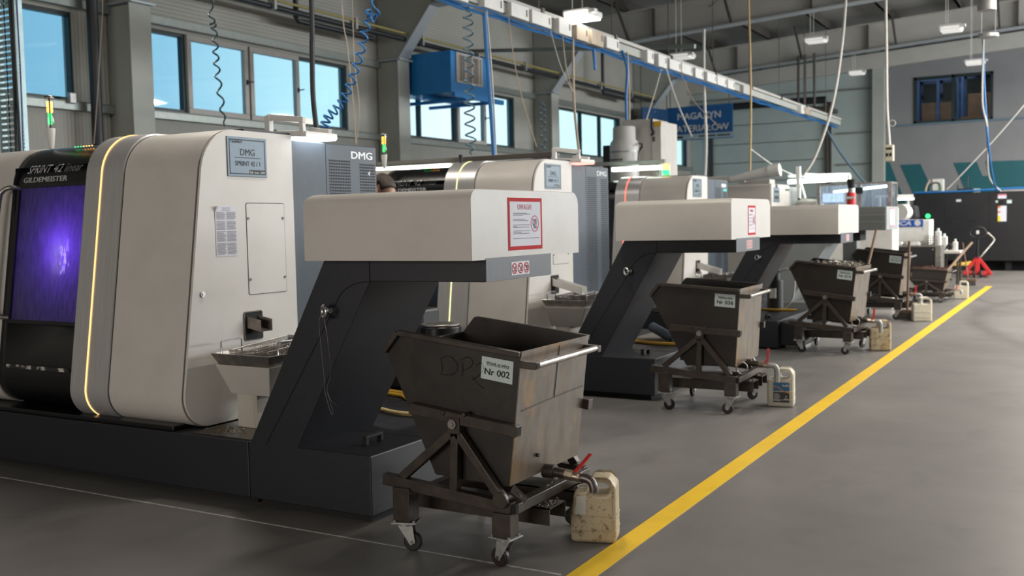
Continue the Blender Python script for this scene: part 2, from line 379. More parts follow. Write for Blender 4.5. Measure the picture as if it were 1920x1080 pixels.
def swarf(name, mat, parent, spots, n, s=0.012, label=None, cat=None):
    """loose curls and flakes lying on given spots: a function of (u, v) to a point"""
    mb = MB(); rnd = random.Random(len(name)+n)
    for i in range(n):
        p = Vector(spots(rnd)); a = Vector((rnd.gauss(0,1), rnd.gauss(0,1), rnd.gauss(0,0.6))).normalized()*s*rnd.uniform(.5,1.3)
        b = a.orthogonal().normalized()*s*rnd.uniform(.15,.4); c = a.cross(b).normalized()*s*0.25
        mb.add([p-a-b, p+a-b*0.3, p+b+c, p-a*0.3+c*2], [(0,1,2),(0,2,3),(0,3,1),(1,3,2)])
    o = mb.build(name, mat, parent)
    o['kind'] = 'stuff'
    if label: tag(o, label, cat, kind='stuff')
    return o
def arc(c, r, a0, a1, n, u=(1, 0, 0), v=(0, 0, 1)):
    c = Vector(c); u = Vector(u); v = Vector(v)
    return [c+u*r*math.cos(a0+(a1-a0)*i/n)+v*r*math.sin(a0+(a1-a0)*i/n) for i in range(n+1)]
def smoothpath(pts, n=8):
    """Catmull-Rom through points"""
    P = [Vector(p) for p in pts]; out = []
    for i in range(len(P)-1):
        a = P[max(i-1, 0)]; b = P[i]; c = P[i+1]; d = P[min(i+2, len(P)-1)]
        for j in range(n):
            t = j/n
            out.append(0.5*((2*b)+(c-a)*t+(2*a-5*b+4*c-d)*t*t+(3*b-a-3*c+d)*t**3))
    out.append(P[-1]); return out

# ------------------------------------------------------------------ the hall
XW, YF, XR, YB = -11.8, 32.6, 9.0, -6.0
def floor_mat():
    m = M('worn_concrete', (0.185, 0.175, 0.166), (0.125, 0.118, 0.112), 0.55, 0.42, rvar=0.10, bump=0.05, bscale=30, mix=(0.35, 0.68),
          stain=[(2.2, 0.55, 0.75, (0.075, 0.071, 0.068), 0.55, (1, 0.5, 1)), (14, 0.60, 0.72, (0.20, 0.19, 0.18), 0.25, (1, 1, 1)), (60, 0.72, 0.76, (0.055, 0.05, 0.048), 0.6, (1, 1, 1))])
    n = m.node_tree.nodes; l = m.node_tree.links; b = n['Principled BSDF']
    tc = n.new('ShaderNodeTexCoord'); old = b.inputs['Base Color'].links[0].from_socket
    # rubber marks left by a turning truck
    for (cx, cy, r, w, amt) in ((7.5, 16.5, 9.0, 0.22, 0.40), (9.2, 10.0, 8.9, 0.10, 0.25), (12.5, 24.0, 15.0, 0.12, 0.3)):
        sp = n.new('ShaderNodeVectorMath'); sp.operation = 'DISTANCE'; l.new(tc.outputs['Object'], sp.inputs[0]); sp.inputs[1].default_value = (cx, cy, 0)
        a = n.new('ShaderNodeMath'); a.operation = 'SUBTRACT'; l.new(sp.outputs['Value'], a.inputs[0]); a.inputs[1].default_value = r
        ab = n.new('ShaderNodeMath'); ab.operation = 'ABSOLUTE'; l.new(a.outputs[0], ab.inputs[0])
        mr = n.new('ShaderNodeMapRange'); l.new(ab.outputs[0], mr.inputs[0]); mr.inputs[1].default_value = 0; mr.inputs[2].default_value = w; mr.inputs[3].default_value = amt; mr.inputs[4].default_value = 0
        nz = n.new('ShaderNodeTexNoise'); nz.inputs['Scale'].default_value = 1.3; nz.inputs['Detail'].default_value = 5; l.new(tc.outputs['Object'], nz.inputs['Vector'])
        mu = n.new('ShaderNodeMath'); mu.operation = 'MULTIPLY'; l.new(mr.outputs[0], mu.inputs[0]); l.new(nz.outputs[0], mu.inputs[1])
        mu2 = n.new('ShaderNodeMath'); mu2.operation = 'MULTIPLY'; l.new(mu.outputs[0], mu2.inputs[0]); mu2.inputs[1].default_value = 1.7
        mx = n.new('ShaderNodeMixRGB'); l.new(mu2.outputs[0], mx.inputs[0]); l.new(old, mx.inputs[1]); mx.inputs[2].default_value = (0.03, 0.03, 0.03, 1)
        old = mx.outputs[0]
    l.new(old, b.inputs['Base Color'])
    return m
def ribbed(name, c1, c2, axis='Z', freq=9.0, bump=0.5, rough=0.55):
    m = M(name, c1, c2, 1.2, rough)
    n = m.node_tree.nodes; l = m.node_tree.links; b = n['Principled BSDF']
    tc = n.new('ShaderNodeTexCoord'); w = n.new('ShaderNodeTexWave'); w.bands_direction = axis; w.inputs['Scale'].default_value = freq
    l.new(tc.outputs['Object'], w.inputs['Vector'])
    bp = n.new('ShaderNodeBump'); bp.inputs['Strength'].default_value = bump; bp.inputs['Distance'].default_value = 0.01
    l.new(w.outputs['Fac'], bp.inputs['Height']); l.new(bp.outputs[0], b.inputs['Normal'])
    return m
WALLM = ribbed('sandwich_panel', (0.33, 0.325, 0.29), (0.29, 0.285, 0.255), 'Y', 5.5, 0.5)
WALLH = ribbed('sandwich_panel_upper', (0.33, 0.315, 0.28), (0.29, 0.28, 0.25), 'Z', 5.5, 0.5)
WALLF = M('grey_wall_paint', (0.19, 0.19, 0.195), (0.17, 0.17, 0.175), 1.5, 0.6)
WALLT = M('pale_panel', (0.36, 0.42, 0.40), (0.33, 0.385, 0.37), 1.5, 0.5)
TEALP = M('teal_wall_paint', (0.004, 0.085, 0.10), (0.004, 0.075, 0.09), 2, 0.5)

struct(MB().box(XW-.3, XR+.2, YB-.2, YF+.3, -0.2, 0).build('floor', floor_mat()))
YELLOWP = M('yellow_line_paint', (0.78, 0.50, 0.02), (0.70, 0.44, 0.02), 4, 0.45, stain=[(30, 0.64, 0.74, (0.25, 0.17, 0.03), 0.5, (1, 1, 1))])
struct(MB().box(-1.922, -1.806, YB, 22.75, 0.0, 0.003).build('floor_marking', YELLOWP), 'yellow line painted along the walkway on the grey floor', 'floor marking')
struct(MB().box(-10, -1.95, 3.740, 3.752, 0.0, 0.002).build('trim_1', M('white_joint', (0.42, 0.40, 0.38), (0.22, 0.21, 0.20), 20, 0.6)))

# left wall: panels below, between and above the window bands
SILL, HEAD = 3.23, 4.40
BANDS = [(2.6, 8.92), (9.83, 14.62), (15.93, 20.72), (22.03, 26.82), (28.13, 32.3)]
wm = MB().box(XW-.2, XW, YB-.2, YF+.2, 0, SILL)
y0 = YB-.2
for a, b in BANDS:
    wm.box(XW-.2, XW, y0, a, SILL, HEAD); y0 = b
wm.box(XW-.2, XW, y0, YF+.2, SILL, HEAD)
struct(wm.build('wall_left', WALLM))
struct(MB().box(XW-.2, XW, YB-.2, YF+.2, HEAD, 6.6).build('wall_left_upper', WALLH))
struct(MB().box(XW, XW+.10, YB, YF, SILL-.13, SILL-.02).box(XW, XW+.10, YB, YF, SILL-.02, SILL-.005).build('trim_2', GIRT, bevel=.006))
struct(MB().box(XW, XW+.10, YB, YF, HEAD+.05, HEAD+.17).build('trim_3', GIRT, bevel=.006))
def make_window(idx, a, b, panes):
    r = sroot('window_%d' % idx, (XW, a, SILL))
    f = MB(); t = .05
    f.box(XW-.12, XW-.03, a, b, SILL, SILL+t); f.box(XW-.12, XW-.03, a, b, HEAD-t, HEAD)
    for y in [a]+[p[1] for p in panes]:
        f.box(XW-.12, XW-.025, y-.03 if y > a else y, y+.03 if y < b else y, SILL, HEAD)
    f.build('window_frame', FRAMEG, r)
    for (p0, p1, kind) in panes:
        if kind == 's':
            s = MB(); i0, i1 = p0+.02, p1-.02; w = .085
            s.box(XW-.05, XW+.03, i0, i1, SILL+.0, SILL+w).box(XW-.05, XW+.03, i0, i1, HEAD-w, HEAD)
            s.box(XW-.05, XW+.03, i0, i0+w, SILL+w, HEAD-w).box(XW-.05, XW+.03, i1-w, i1, SILL+w, HEAD-w)
            s.build('sash', SASH, r, bevel=.008)
            h = MB().box(XW+.03, XW+.05, i1-.06, i1-.03, 3.78, 3.86).bar((XW+.06, i1-.045, 3.82), (XW+.06, i1+.07, 3.84), .022)
            h.build('handle', INK, r, bevel=.004)
            i0 += w; i1 -= w; z0, z1, xx = SILL+w, HEAD-w, XW
        else:
            i0, i1, z0, z1, xx = p0+.03, p1-.03, SILL+t, HEAD-t, XW-.07
        MB().box(xx-.012, xx, i0, i1, z0, z1).build('pane', GLASS, r)
for k, (a, b) in enumerate(BANDS):
    o = a-9.83
    if k == 0: panes = [(2.6, 4.6, 'f'), (4.6, 6.2, 'f'), (6.2, 7.5, 'f'), (7.5, 8.92, 'f')]
    else:
        panes = [(9.83+o, 10.84+o, 'f'), (10.84+o, 12.14+o, 's'), (12.14+o, 13.34+o, 's'), (13.34+o, 14.62+o, 'f')]
        if k == 2: panes[1] = (*panes[1][:2], 'f')
        if k == 3: panes = [(p[0], p[1], 'f') for p in panes]
        if k == 4: panes = [(28.13, 29.3, 'f'), (29.3, 30.6, 'f'), (30.6, 32.3, 'f')]
    make_window(k+1, a, b, panes)
# small clips at the sills
for y in (8.72, 9.98):
    tag(MB().box(XW+.10, XW+.16, y, y+.1, SILL-.05, SILL+.09).build('window_latch', GALV, bevel=.01),
        'small metal latch box on the sill of the %s' % ('window behind the signal tower' if y < 9 else 'window between the two coiled hoses'), 'latch')

# portal frames: column, haunch, rafter
def zraf(x): return 5.43+.055*(x-XW)
def portal(yc, k):
    r = sroot('column', (XW+.3, yc, 0)); y0, y1 = yc-.15, yc+.15
    inner = XW+.50
    MB().box(XW+.02, inner, yc-.13, yc+.13, 0, 4.55).build('column_web', FRAMEW, r)
    MB().box(inner, inner+.025, y0-.03, y1+.03, 0, 4.56).build('column_flange', FRAMEW, r, bevel=.004)
    MB().box(XW+.02, inner+.10, y0-.06, y1+.06, 4.56, 4.59).build('cap_plate', FLANGE, r, bevel=.004)
    MB().prism([(XW+.02, 4.59), (inner, 4.59), (inner+.75, zraf(inner+.75)), (inner+.75, zraf(inner+.75)+.66), (XW+.02, zraf(XW)+.66)], 'y', yc-.12, yc+.12).build('haunch', FRAMEW, r)
    MB().bar((inner, yc, 4.59), (inner+.75, yc, zraf(inner+.75)), .3, .02).build('haunch_flange', FLANGE, r)
    xa = inner+.75; xb = XR
    MB().prism([(xa, zraf(xa)+.01), (xb, zraf(xb)+.01), (xb, zraf(xb)+.66), (xa, zraf(xa)+.66)], 'y', yc-.02, yc+.02).build('rafter_web', RAFTER, r)
    MB().bar((xa, yc, zraf(xa)), (xb, yc, zraf(xb)), .30, .03).build('rafter_flange', FLANGE, r)
    MB().bar((xa, yc, zraf(xa)+.66), (xb, yc, zraf(xb)+.66), .30, .03).build('rafter_top_flange', RAFTER, r)
    st = MB()
    for x in (-8.7, -5.2, -1.7, 1.8): st.box(x-.012, x+.012, yc-.14, yc-.02, zraf(x), zraf(x)+.65)
    st.build('stiffener', PURLIN, r)
    br = MB()
    for j in range(6):
        x = -9.3+2.4*j
        for s in (-1, 1): br.bar((x, yc+s*.12, zraf(x)+.03), (x, yc+s*.85, zraf(x)+.76), .05)
    br.build('fly_brace', PURLIN, r)
    return r
for k, y in enumerate((3.6, 9.6, 15.65, 21.8, 27.9)): portal(y, k)
# end-wall rafter
struct(MB().bar((XW, YF-.15, zraf(XW)+.4), (XR, YF-.15, zraf(XR)+.4), .2, .45).build('trim_4', RAFTER))
pu = sroot('ceiling', (0, 13, 6.5))
rf = MB().bar((XW-.2, 13.3, zraf(XW-.2)+.96), (XR+.2, 13.3, zraf(XR+.2)+.96), 39.5, .06)
rf.build('roof_sheet', ROOFM, pu)
for j in range(13):
    x = -11.0+1.6*j; z = zraf(x)+.70
    MB().box(x-.03, x+.03, YB, YF, z, z+.22).box(x-.03, x+.05, YB, YF, z, z+.02).build('purlin', PURLIN, pu)
for xx in (-7.4, -2.4, 2.6):
    b = MB(); b.tube([(xx, 15.8, zraf(xx)+.45), (xx+4.6, 21.7, zraf(xx+4.6)+.45)], .018); b.tube([(xx+4.6, 15.8, zraf(xx+4.6)+.45), (xx, 21.7, zraf(xx)+.45)], .018)
    b.build('wind_brace', RAFTER, pu)
# far wall
kx = -5.75
dx0, dx1 = ony(1333, 280, YF).x, ony(1553, 280, YF).x; dz = 4.95
fw = MB().box(XW, dx0, YF, YF+.2, 0, 8).box(dx0, dx1, YF, YF+.2, dz, 8).box(dx1, kx, YF, YF+.2, 0, 8)
struct(fw.build('wall_far_panels', WALLT))
wx0, wx1, wz0, wz1 = -4.76, -2.61, 4.20, 5.58
fg = MB().box(kx, wx0, YF, YF+.2, 0, 8).box(wx0, wx1, YF, YF+.2, 0, wz0).box(wx0, wx1, YF, YF+.2, wz1, 8).box(wx1, XR, YF, YF+.2, 0, 8)
struct(fg.build('wall_far', WALLF))
d1 = sroot('door_1', (dx0, YF, 0))
for j in range(9):
    z = j*.61-.35
    if z+.6 > 0: MB().box(dx0+.03, dx1-.03, YF+.03, YF+.09, max(0, z), min(dz, z+.585)).build('door_section', WALLT, d1, bevel=.01)
MB().box(dx0+.03, dx1-.03, YF+.09, YF+.1, 0, dz).build('door_seam', GIRT, d1)
each('door_track', [MB().box(dx0-.05, dx0+.08, YF-.08, YF, 0, dz+.1), MB().box(dx1-.06, dx1+.10, YF-.08, YF, 0, dz+.1)], PIPEM, d1)
sx = ony(1380, 214, YF-.3)
MB().cyl((sx.x-2.2, YF-.3, dz+.15), (dx1, YF-.3, dz+.15), .11).build('spring_shaft', CABLEB, d1, smooth=40)
struct(MB().box(kx-.18, kx+.18, YF-.22, YF, 0, 6.3).build('column', FRAMEW, bevel=.01))
for z in (4.02, 3.06, 5.35):
    struct(MB().box(-7.0 if z != 5.35 else XW, kx-.18, YF-.05, YF, z, z+.06).build('trim_5', GIRT))
rz_ = ony(1700, 235, YF).z
struct(MB().box(kx+.18, XR, YF-.05, YF, rz_-.03, rz_+.03).build('trim_6', M('blue_grey_rail', (.10, .15, .19), None, 5, .5)))
# painted teal shapes of the wall mural
def mural(pts):
    ps = [ony(1640+x/4.153, 120+y/4.153, YF-.012) for x, y in pts]
    return struct(MB().prism([(p.x, p.z) for p in ps], 'y', YF-.012, YF-.002).build('trim_7', TEALP), 'dark teal slanted stripe painted on the grey far wall', 'mural')
mural([(8, 490), (243, 1090), (155, 1090), (12, 775)])
mural([(200, 785), (357, 778), (500, 1090), (335, 1090)])
mural([(615, 770), (795, 762), (840, 872), (900, 869), (862, 758), (1500, 737), (1500, 1090), (752, 1090)])
# far window into the store room, with racks behind
w6 = sroot('window_6', (wx0, YF, wz0))
mm = ony(1787, 185, YF).x
f = MB().box(wx0, wx1, YF-.03, YF+.1, wz0, wz0+.08).box(wx0, wx1, YF-.03, YF+.1, wz1-.08, wz1).box(wx0, wx0+.07, YF-.03, YF+.1, wz0, wz1).box(wx1-.07, wx1, YF-.03, YF+.1, wz0, wz1).box(mm-.04, mm+.04, YF-.03, YF+.1, wz0, wz1)
f.build('window_frame', FRAMEG, w6)
for a, b in ((wx0+.07, mm-.04), (mm+.04, wx1-.07)): MB().box(a, b, YF+.02, YF+.032, wz0+.08, wz1-.08).build('pane', GLASS, w6)
struct(MB().box(XW, XR, 40, 40.2, 0, 8).box(XW, XR, YF+.2, 40, 7.4, 7.5).build('wall_store', M('store_wall', (.10, .09, .08), None, 3, .7)))
struct(MB().box(XW, XR, YF+.3, 40, -.2, 0).build('floor_store', M('store_floor', (.12, .115, .11), None, 3, .6)))
area('store_lamp_light', (-4.4, 35.2, 7.2), 3, .5, 60, LAMP)
RACKB = M('rack_blue', (.012, .05, .16), None, 5, .5); RACKO = M('rack_orange', (.16, .06, .02), None, 5, .5); CART0 = M('brown_cartons', (.10, .05, .03), (.06, .035, .022), 5, .7)
for i, (x0, y) in enumerate(((-6.6, 37.2), (-3.9, 36.6))):
    t = thing('storage_rack', 'blue and orange pallet rack seen through the %s pane of the far window' % ('left' if i == 0 else 'right'), 'rack', (x0, y, 0), 'racks behind the far window')
    for u in (0, .62, 1.25, 1.88, 2.5):
        for v in (0, .9): MB().box(x0+u, x0+u+.09, y+v, y+v+.08, 0, 7).build('upright', RACKB, t)
    for z in (1.6, 3.1, 4.55, 6.0):
        for v in (-.02, .9): MB().box(x0, x0+2.6, y+v, y+v+.06, z, z+.12).build('beam', RACKB if z == 6.0 else RACKO, t)
for i, (x, y, z, w, h) in enumerate(((-6.4, 37.3, 4.67, 1.0, .8), (-5.2, 37.3, 4.67, .95, .6), (-3.7, 36.7, 4.67, .95, .75), (-2.5, 36.7, 4.67, .95, .9), (-5.9, 37.3, 3.22, 1.2, .9), (-3.4, 36.7, 3.22, 1.2, .85), (-6.3, 37.3, 6.12, 1.0, .7), (-3.6, 36.7, 6.12, 1.0, .6))):
    tag(MB().box(x, x+w, y, y+.8, z, z+h).build('carton', CART0, bevel=.01), 'brown carton on the blue rack seen through the far window', 'carton', 'cartons on the racks behind the far window')
# the parts of the hall behind and beside the camera
struct(MB().box(XR, XR+.2, YB-.2, YF+.2, 0, 7).build('wall_right', WALLH))
struct(MB().box(XW-.2, XR+.2, YB-.2, YB, 0, 7.6).build('wall_back', WALLF))

# ------------------------------------------------------------------ turning machines
XP = -4.42                                            # plane of the machine's end panel
def yfront(z): return 3.95+(z-.51)*.144               # the front leans back
def profile(inset=0.0, yback=4.905, ztop=2.085, zbot=.362):
    zt, zb = ztop-inset, zbot+max(inset, -0.004)
    p = [(yfront(zb)+inset*1.01, zb), (yfront(zt)+inset*1.01, zt), (yback, zt), (yback, zb)]
    return fillet(p, [.18, .28, 0, 0], 12)
def front_line(inset=0.0, yend=4.7):
    pf = profile(inset)                               # open run: bottom -> front -> top
    return [p for p in pf if p[0] < 4.9 or p[1] > 1]
def extr(mb, inset, x0, x1, yback=4.905): mb.prism(profile(inset, yback), 'x', x0, x1); return mb
VIOLET = (0.20, 0.06, 1.0)
CHAMBER = M('chamber_grey', (0.030, 0.030, 0.036), (0.02, 0.02, 0.024), 5, .5, metal=.2)
PANE = MG('oily_door_pane', (0.50, 0.50, 0.56), diff=0.50, dcol=(0.46, 0.45, 0.50), grough=.06)
NOTICE_INK = GREYINK
def text_rows(rows, lh, place, mb):
    """small print as thin bars: rows of (u0, u1, v)"""
    for (u0, u1, v) in rows: mb.quad(place(u0, v), place(u1, v), place(u1, v+lh), place(u0, v+lh))
def make_machine(i, off, strip_col, strip_pow, label, name2):
    t = thing('turning_machine', label, 'machine', (XP, 3.934, 0), 'white turning machines standing in a row', off)
    # base
    MB().box(-7.7, -3.925, 3.934, 5.9, .05, .356).build('base', NAVY, t, bevel=.006)
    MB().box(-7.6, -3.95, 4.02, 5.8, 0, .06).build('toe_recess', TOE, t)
    MB().box(-6.9, XP-.1, 3.955, 4.3, .356, .385).build('base_ledge', GLOSSBLACK, t, bevel=.006)
    MB().box(XP+.03, -3.93, 3.96, 4.9, .356, .362).build('sump_tray', M('oily_tray', (.035, .028, .02), (.015, .012, .01), 20, .22, spec=.7), t)
    # covers
    extr(MB(), 0.0, -5.06, XP-.026).build('cover', BEIGE, t, smooth=35)
    extr(MB(), 0.012, XP-.026, XP-.016).build('cover_seal', INK, t, smooth=35)
    pn = extr(MB(), 0.004, XP-.016, XP).build('end_panel', PANEL, t, smooth=35)
    extr(MB(), -0.012, -5.395, -5.06).build('aluminium_band', ALU, t, smooth=35)
    extr(MB(), -0.002, -5.068, -5.056).build('band_seal', INK, t, smooth=35)
    ls = MB(); fl = [p for p in profile(-.0165) if not (p[0] > 4.55)]
    fi = [p for p in profile(-.008) if not (p[0] > 4.55)]
    for k in range(len(fl)-1):
        a, b, c, d = fl[k], fl[k+1], fi[k+1], fi[k]
        ls.add([(-5.255, *a), (-5.246, *a), (-5.246, *b), (-5.255, *b), (-5.255, *d), (-5.246, *d), (-5.246, *c), (-5.255, *c)],
               [(0, 1, 2, 3), (0, 4, 5, 1), (2, 6, 7, 3), (1, 5, 6, 2), (0, 3, 7, 4)])
    ls.build('light_strip', ME('strip_glow_%s' % 'abc'[i], strip_col, strip_pow), t, weld=True)
    # door with its window
    dz0, dz1, wx0, wx1 = .93, 1.80, -6.105, -5.41
    dp = [p for p in profile(.035) if True]
    ins = .035
    pf = profile(ins, 4.905)
    fr = MB()
    def ring(x0, x1, seglist):
        for (a, b) in seglist:
            fr.add([(x0, *a), (x1, *a), (x1, *b), (x0, *b)], [(0, 1, 2, 3)])
    run = pf[:26]+[(4.905, pf[25][1])]
    def split(run, zs):
        out = [run[0]]
        for a, b in zip(run, run[1:]):
            for z in zs:
                if (a[1]-z)*(b[1]-z) < 0:
                    k = (z-a[1])/(b[1]-a[1]); out.append((a[0]+(b[0]-a[0])*k, z))
            out.append(b)
        return out
    run = split(run, (dz0, dz1)); segs = list(zip(run, run[1:]))
    ring(-6.17, wx0, segs); ring(wx1, -5.395, segs)
    ring(wx0, wx1, [s for s in segs if not (dz0-1e-4 <= min(s[0][1], s[1][1]) and max(s[0][1], s[1][1]) <= dz1+1e-4)])
    dr = fr.build('door', GLOSSBLACK, t, smooth=40, weld=True)
    md = dr.modifiers.new('thick', 'SOLIDIFY'); md.thickness = .02; md.offset = 0
    def fp(x, z, d=0.0): return Vector((x, yfront(z)+ins*1.01-d, z))   # on the door's front
    MB().sheet([fp(wx0, dz0, -.006), fp(wx1, dz0, -.006), fp(wx1, dz1, -.006), fp(wx0, dz1, -.006)], .005).build('door_window', PANE, dr)
    bz = MB()
    for (a, b, c, d) in ((wx0-.012, wx0+.012, dz0, dz1), (wx1-.012, wx1+.012, dz0, dz1), (wx0, wx1, dz0-.012, dz0+.012), (wx0, wx1, dz1-.012, dz1+.012)):
        bz.sheet([fp(a, c, .010), fp(b, c, .010), fp(b, d, .010), fp(a, d, .010)], .006)
    bz.build('window_gasket', BLACK, dr)
    # work chamber behind the window
    ch = MB(); X0, X1, Y0, Y1, Z0, Z1 = wx0-.03, wx1+.02, 4.22, 4.86, .80, 1.92
    ch.quad((X0, Y1, Z0), (X1, Y1, Z0), (X1, Y1, Z1), (X0, Y1, Z1)); ch.quad((X0, 4.06, Z0), (X0, Y1, Z0), (X0, Y1, Z1), (X0, 4.16, Z1)); ch.quad((X1, 4.06, Z0), (X1, Y1, Z0), (X1, Y1, Z1), (X1, 4.16, Z1))
    ch.quad((X0, 4.06, Z0), (X1, 4.06, Z0), (X1, Y1, Z0), (X0, Y1, Z0)); ch.quad((X0, 4.16, Z1), (X1, 4.16, Z1), (X1, Y1, Z1), (X0, Y1, Z1))
    ch.build('work_chamber', CHAMBER, t)
    sp = MB().cyl((X1, 4.62, 1.35), (X1-.16, 4.62, 1.35), .10).cyl((X1-.16, 4.62, 1.35), (X1-.22, 4.62, 1.35), .045)
    sp.build('spindle', STEEL, t, smooth=40)
    MB().box(X0, X0+.2, 4.5, 4.8, 1.05, 1.5).build('tool_turret', STEEL, t, bevel=.02)
    if i == 0:
        l = bpy.data.lights.new('chamber_light', 'POINT'); l.energy = 4.2; l.color = VIOLET; l.shadow_soft_size = .04
        lo = bpy.data.objects.new('chamber_light', l); C.objects.link(lo); lo.location = (-5.66, 4.27, 1.38)
        gl = MB()  # bright glints painted as small glowing flecks just behind the pane
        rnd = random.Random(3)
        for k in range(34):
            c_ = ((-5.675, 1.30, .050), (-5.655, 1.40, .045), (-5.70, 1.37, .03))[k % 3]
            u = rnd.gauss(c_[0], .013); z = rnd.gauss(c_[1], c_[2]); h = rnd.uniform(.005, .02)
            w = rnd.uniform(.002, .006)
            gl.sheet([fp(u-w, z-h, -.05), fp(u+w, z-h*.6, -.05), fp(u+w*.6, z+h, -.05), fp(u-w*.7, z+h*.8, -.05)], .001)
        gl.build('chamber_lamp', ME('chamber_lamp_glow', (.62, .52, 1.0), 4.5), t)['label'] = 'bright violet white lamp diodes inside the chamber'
    # lettering on the door
    arcrun = [p for p in run if p[1] >= 1.799]
    def surf(x, s, d=.0115):                          # s runs up the door's curved top from z = 1.80
        s = max(0, s)
        for p, q in zip(arcrun, arcrun[1:]):
            L = math.hypot(q[0]-p[0], q[1]-p[1])
            if s <= L or q is arcrun[-1]:
                e = Vector((q[0]-p[0], q[1]-p[1])).normalized(); return Vector((x, p[0]+e.x*s-e.y*d, p[1]+e.y*s+e.x*d))
            s -= L
    def dt(x, s): return lambda u, v: surf(x+u, s+v)
    text_wrapped('SPRINT', dt(-6.045, .080), .085, LETTER, dr, width=.235, shear=.22, bold=-.004)
    text_wrapped('42', dt(-5.785, .080), .085, LETTER, dr, width=.085, shear=.22, bold=-.002)
    text_wrapped('linear', dt(-5.675, .080), .085, M('grey_lettering', (.26, .26, .27), None, 5, .4), dr, width=.17, shear=.22, bold=-.010)
    text_wrapped('GILDEMEISTER', dt(-6.065, .022), .046, LETTER, dr, width=.44, bold=.028)
    # scuffed ledge, handle and foot plate on the door
    MB().sheet([fp(-6.02, .64, .03), fp(-5.405, .64, .03), fp(-5.405, .662, .03), fp(-6.02, .662, .03)], .03).build('door_ledge', M('scuffed_edge', (.02, .02, .02), (.5, .47, .44), 9, .4, mix=(.52, .60)), dr)
    hp = smoothpath([fp(-6.10, 1.79, 0), fp(-6.12, 1.795, .06), fp(-6.17, 1.77, .085), fp(-6.19, 1.70, .09), fp(-6.20, 1.4, .09), fp(-6.20, 1.1, .09), fp(-6.18, .98, .08), fp(-6.11, .95, 0)], 6)
    MB().tube(hp, .016, 10).build('door_handle', STEEL, dr, smooth=50)
    extr(MB(), .022, -7.7, -6.17).build('left_cover', BEIGE, t, smooth=35)
    extr(MB(), .05, -6.17, -5.39, 4.905)                                  # (profile kept for the roof line)
    MB().box(-7.6, -5.2, 4.88, 5.75, .36, 2.02).build('rear_housing', BEIGE, t, bevel=.02)
    # status leds along the top edge of the door
    if i < 2:
        le = MB(); la = MB()
        for k in range(7):
            q = -5.76+.028*k
            le.box(q, q+.007, 4.33, 4.336, 2.047, 2.0515) if k < 3 else la.box(q, q+.007, 4.33, 4.336, 2.047, 2.0515)
        le.build('green_status_lights', GREENLED, t)['label'] = 'green lights on the top edge'; la.build('amber_status_lights', AMBERLED, t)['label'] = 'amber lights on the top edge'
    # end panel: plate, notice, hatch, lock, chute
    xs = XP+.001
    def pp(y, z, d=.001): return Vector((XP+d, y, z))
    y0, y1, z0, z1 = 4.347, 4.672, 1.807, 2.042
    pl = MB().box(XP, XP+.006, y0, y1, z0, z1).build('name_plate', PLAQUE, t, bevel=.002)
    bd = MB(); w = .006; m_ = .014
    for (a, b, c, d) in ((y0+m_, y1-m_, z0+m_, z0+m_+w), (y0+m_, y1-m_, z1-m_-w, z1-m_), (y0+m_, y0+m_+w, z0+m_, z1-m_), (y1-m_-w, y1-m_, z0+m_, z1-m_)): bd.box(XP+.006, XP+.0066, a, b, c, d)
    bd.box(XP+.006, XP+.0066, y0+.055, y1-.055, 1.918, 1.922); bd.box(XP+.006, XP+.0068, y1-.15, y1-.014, z0+.014, z0+.042)
    bd.build('plate_border', INK, pl)
    ay3 = (0, 0, 1); ax3 = (0, 1, 0); cx = (y0+y1)/2
    text('DMG', (XP+.0066, cx, 1.934), ax3, ay3, .056, INK, pl, width=.118, bold=.004, align='CENTER')
    text(name2, (XP+.0066, cx, 1.872), ax3, ay3, .040, INK, pl, width=.205, bold=.006, align='CENTER')
    text('RADMOT', (XP+.0066, y0+.042, 2.005), ax3, ay3, .022, INK, pl, width=.08, bold=.004)
    MB().box(XP+.006, XP+.0067, y0+.026, y0+.036, 2.004, 2.022).build('logo_mark', TEAL, pl)
    text('Nr inw. 5%02d' % (i*1), (XP+.0070, y1-.145, z0+.020), ax3, ay3, .021, LABELW, pl, width=.122, bold=.006)
    if i == 0:
        ya, yb, za, zb = 4.235, 4.405, 1.338, 1.632
        sh = MB(); n = 8
        # sheet with its upper left corner curling off the panel
        def lift(u, v): s = max(0, (v-.86)*1.5-(u*.9)); return .002+.10*s
        gv = []; gf = []
        for a in range(n+1):
            for b in range(n+1):
                u, v = a/n, b/n; gv.append((XP+lift(u, v), ya+(yb-ya)*u, za+(zb-za)*v))
        for a in range(n):
            for b in range(n): gf.append((a*(n+1)+b, (a+1)*(n+1)+b, (a+1)*(n+1)+b+1, a*(n+1)+b+1))
        ns = sh.add(gv, gf).build('instruction_sheet', PAPER, t, smooth=60)
        rows = []; rnd = random.Random(5)
        for k in range(33):
            v = .045+k*.0258
            if k in (9, 18, 26): continue
            rows += [(.05, .46-rnd.random()*.08*(k % 4 == 0), v), (.53, .95-rnd.random()*.08*(k % 3 == 0), v)]
        rows += [(.33, .70, .955), (.33, .70, .915)]
        tb = MB(); text_rows([(a, b, v) for a, b, v in rows], .010, lambda u, v: Vector((XP+.0032+lift(u, v), ya+(yb-ya)*u, za+(zb-za)*v)), tb)
        tb.build('small_print', NOTICE_INK, ns)
    # hatch
    ha, hb, hz0, hz1 = 4.487, 4.812, 1.100, 1.648
    MB().prism(fillet([(ha-.004, hz0-.004), (hb+.004, hz0-.004), (hb+.004, hz1+.004), (ha-.004, hz1+.004)], .014), 'x', XP, XP+.0012).build('hatch_gap', INK, t)
    hh = MB().prism(fillet([(ha, hz0), (hb, hz0), (hb, hz1), (ha, hz1)], .012), 'x', XP, XP+.003).build('hatch', PANEL, t)
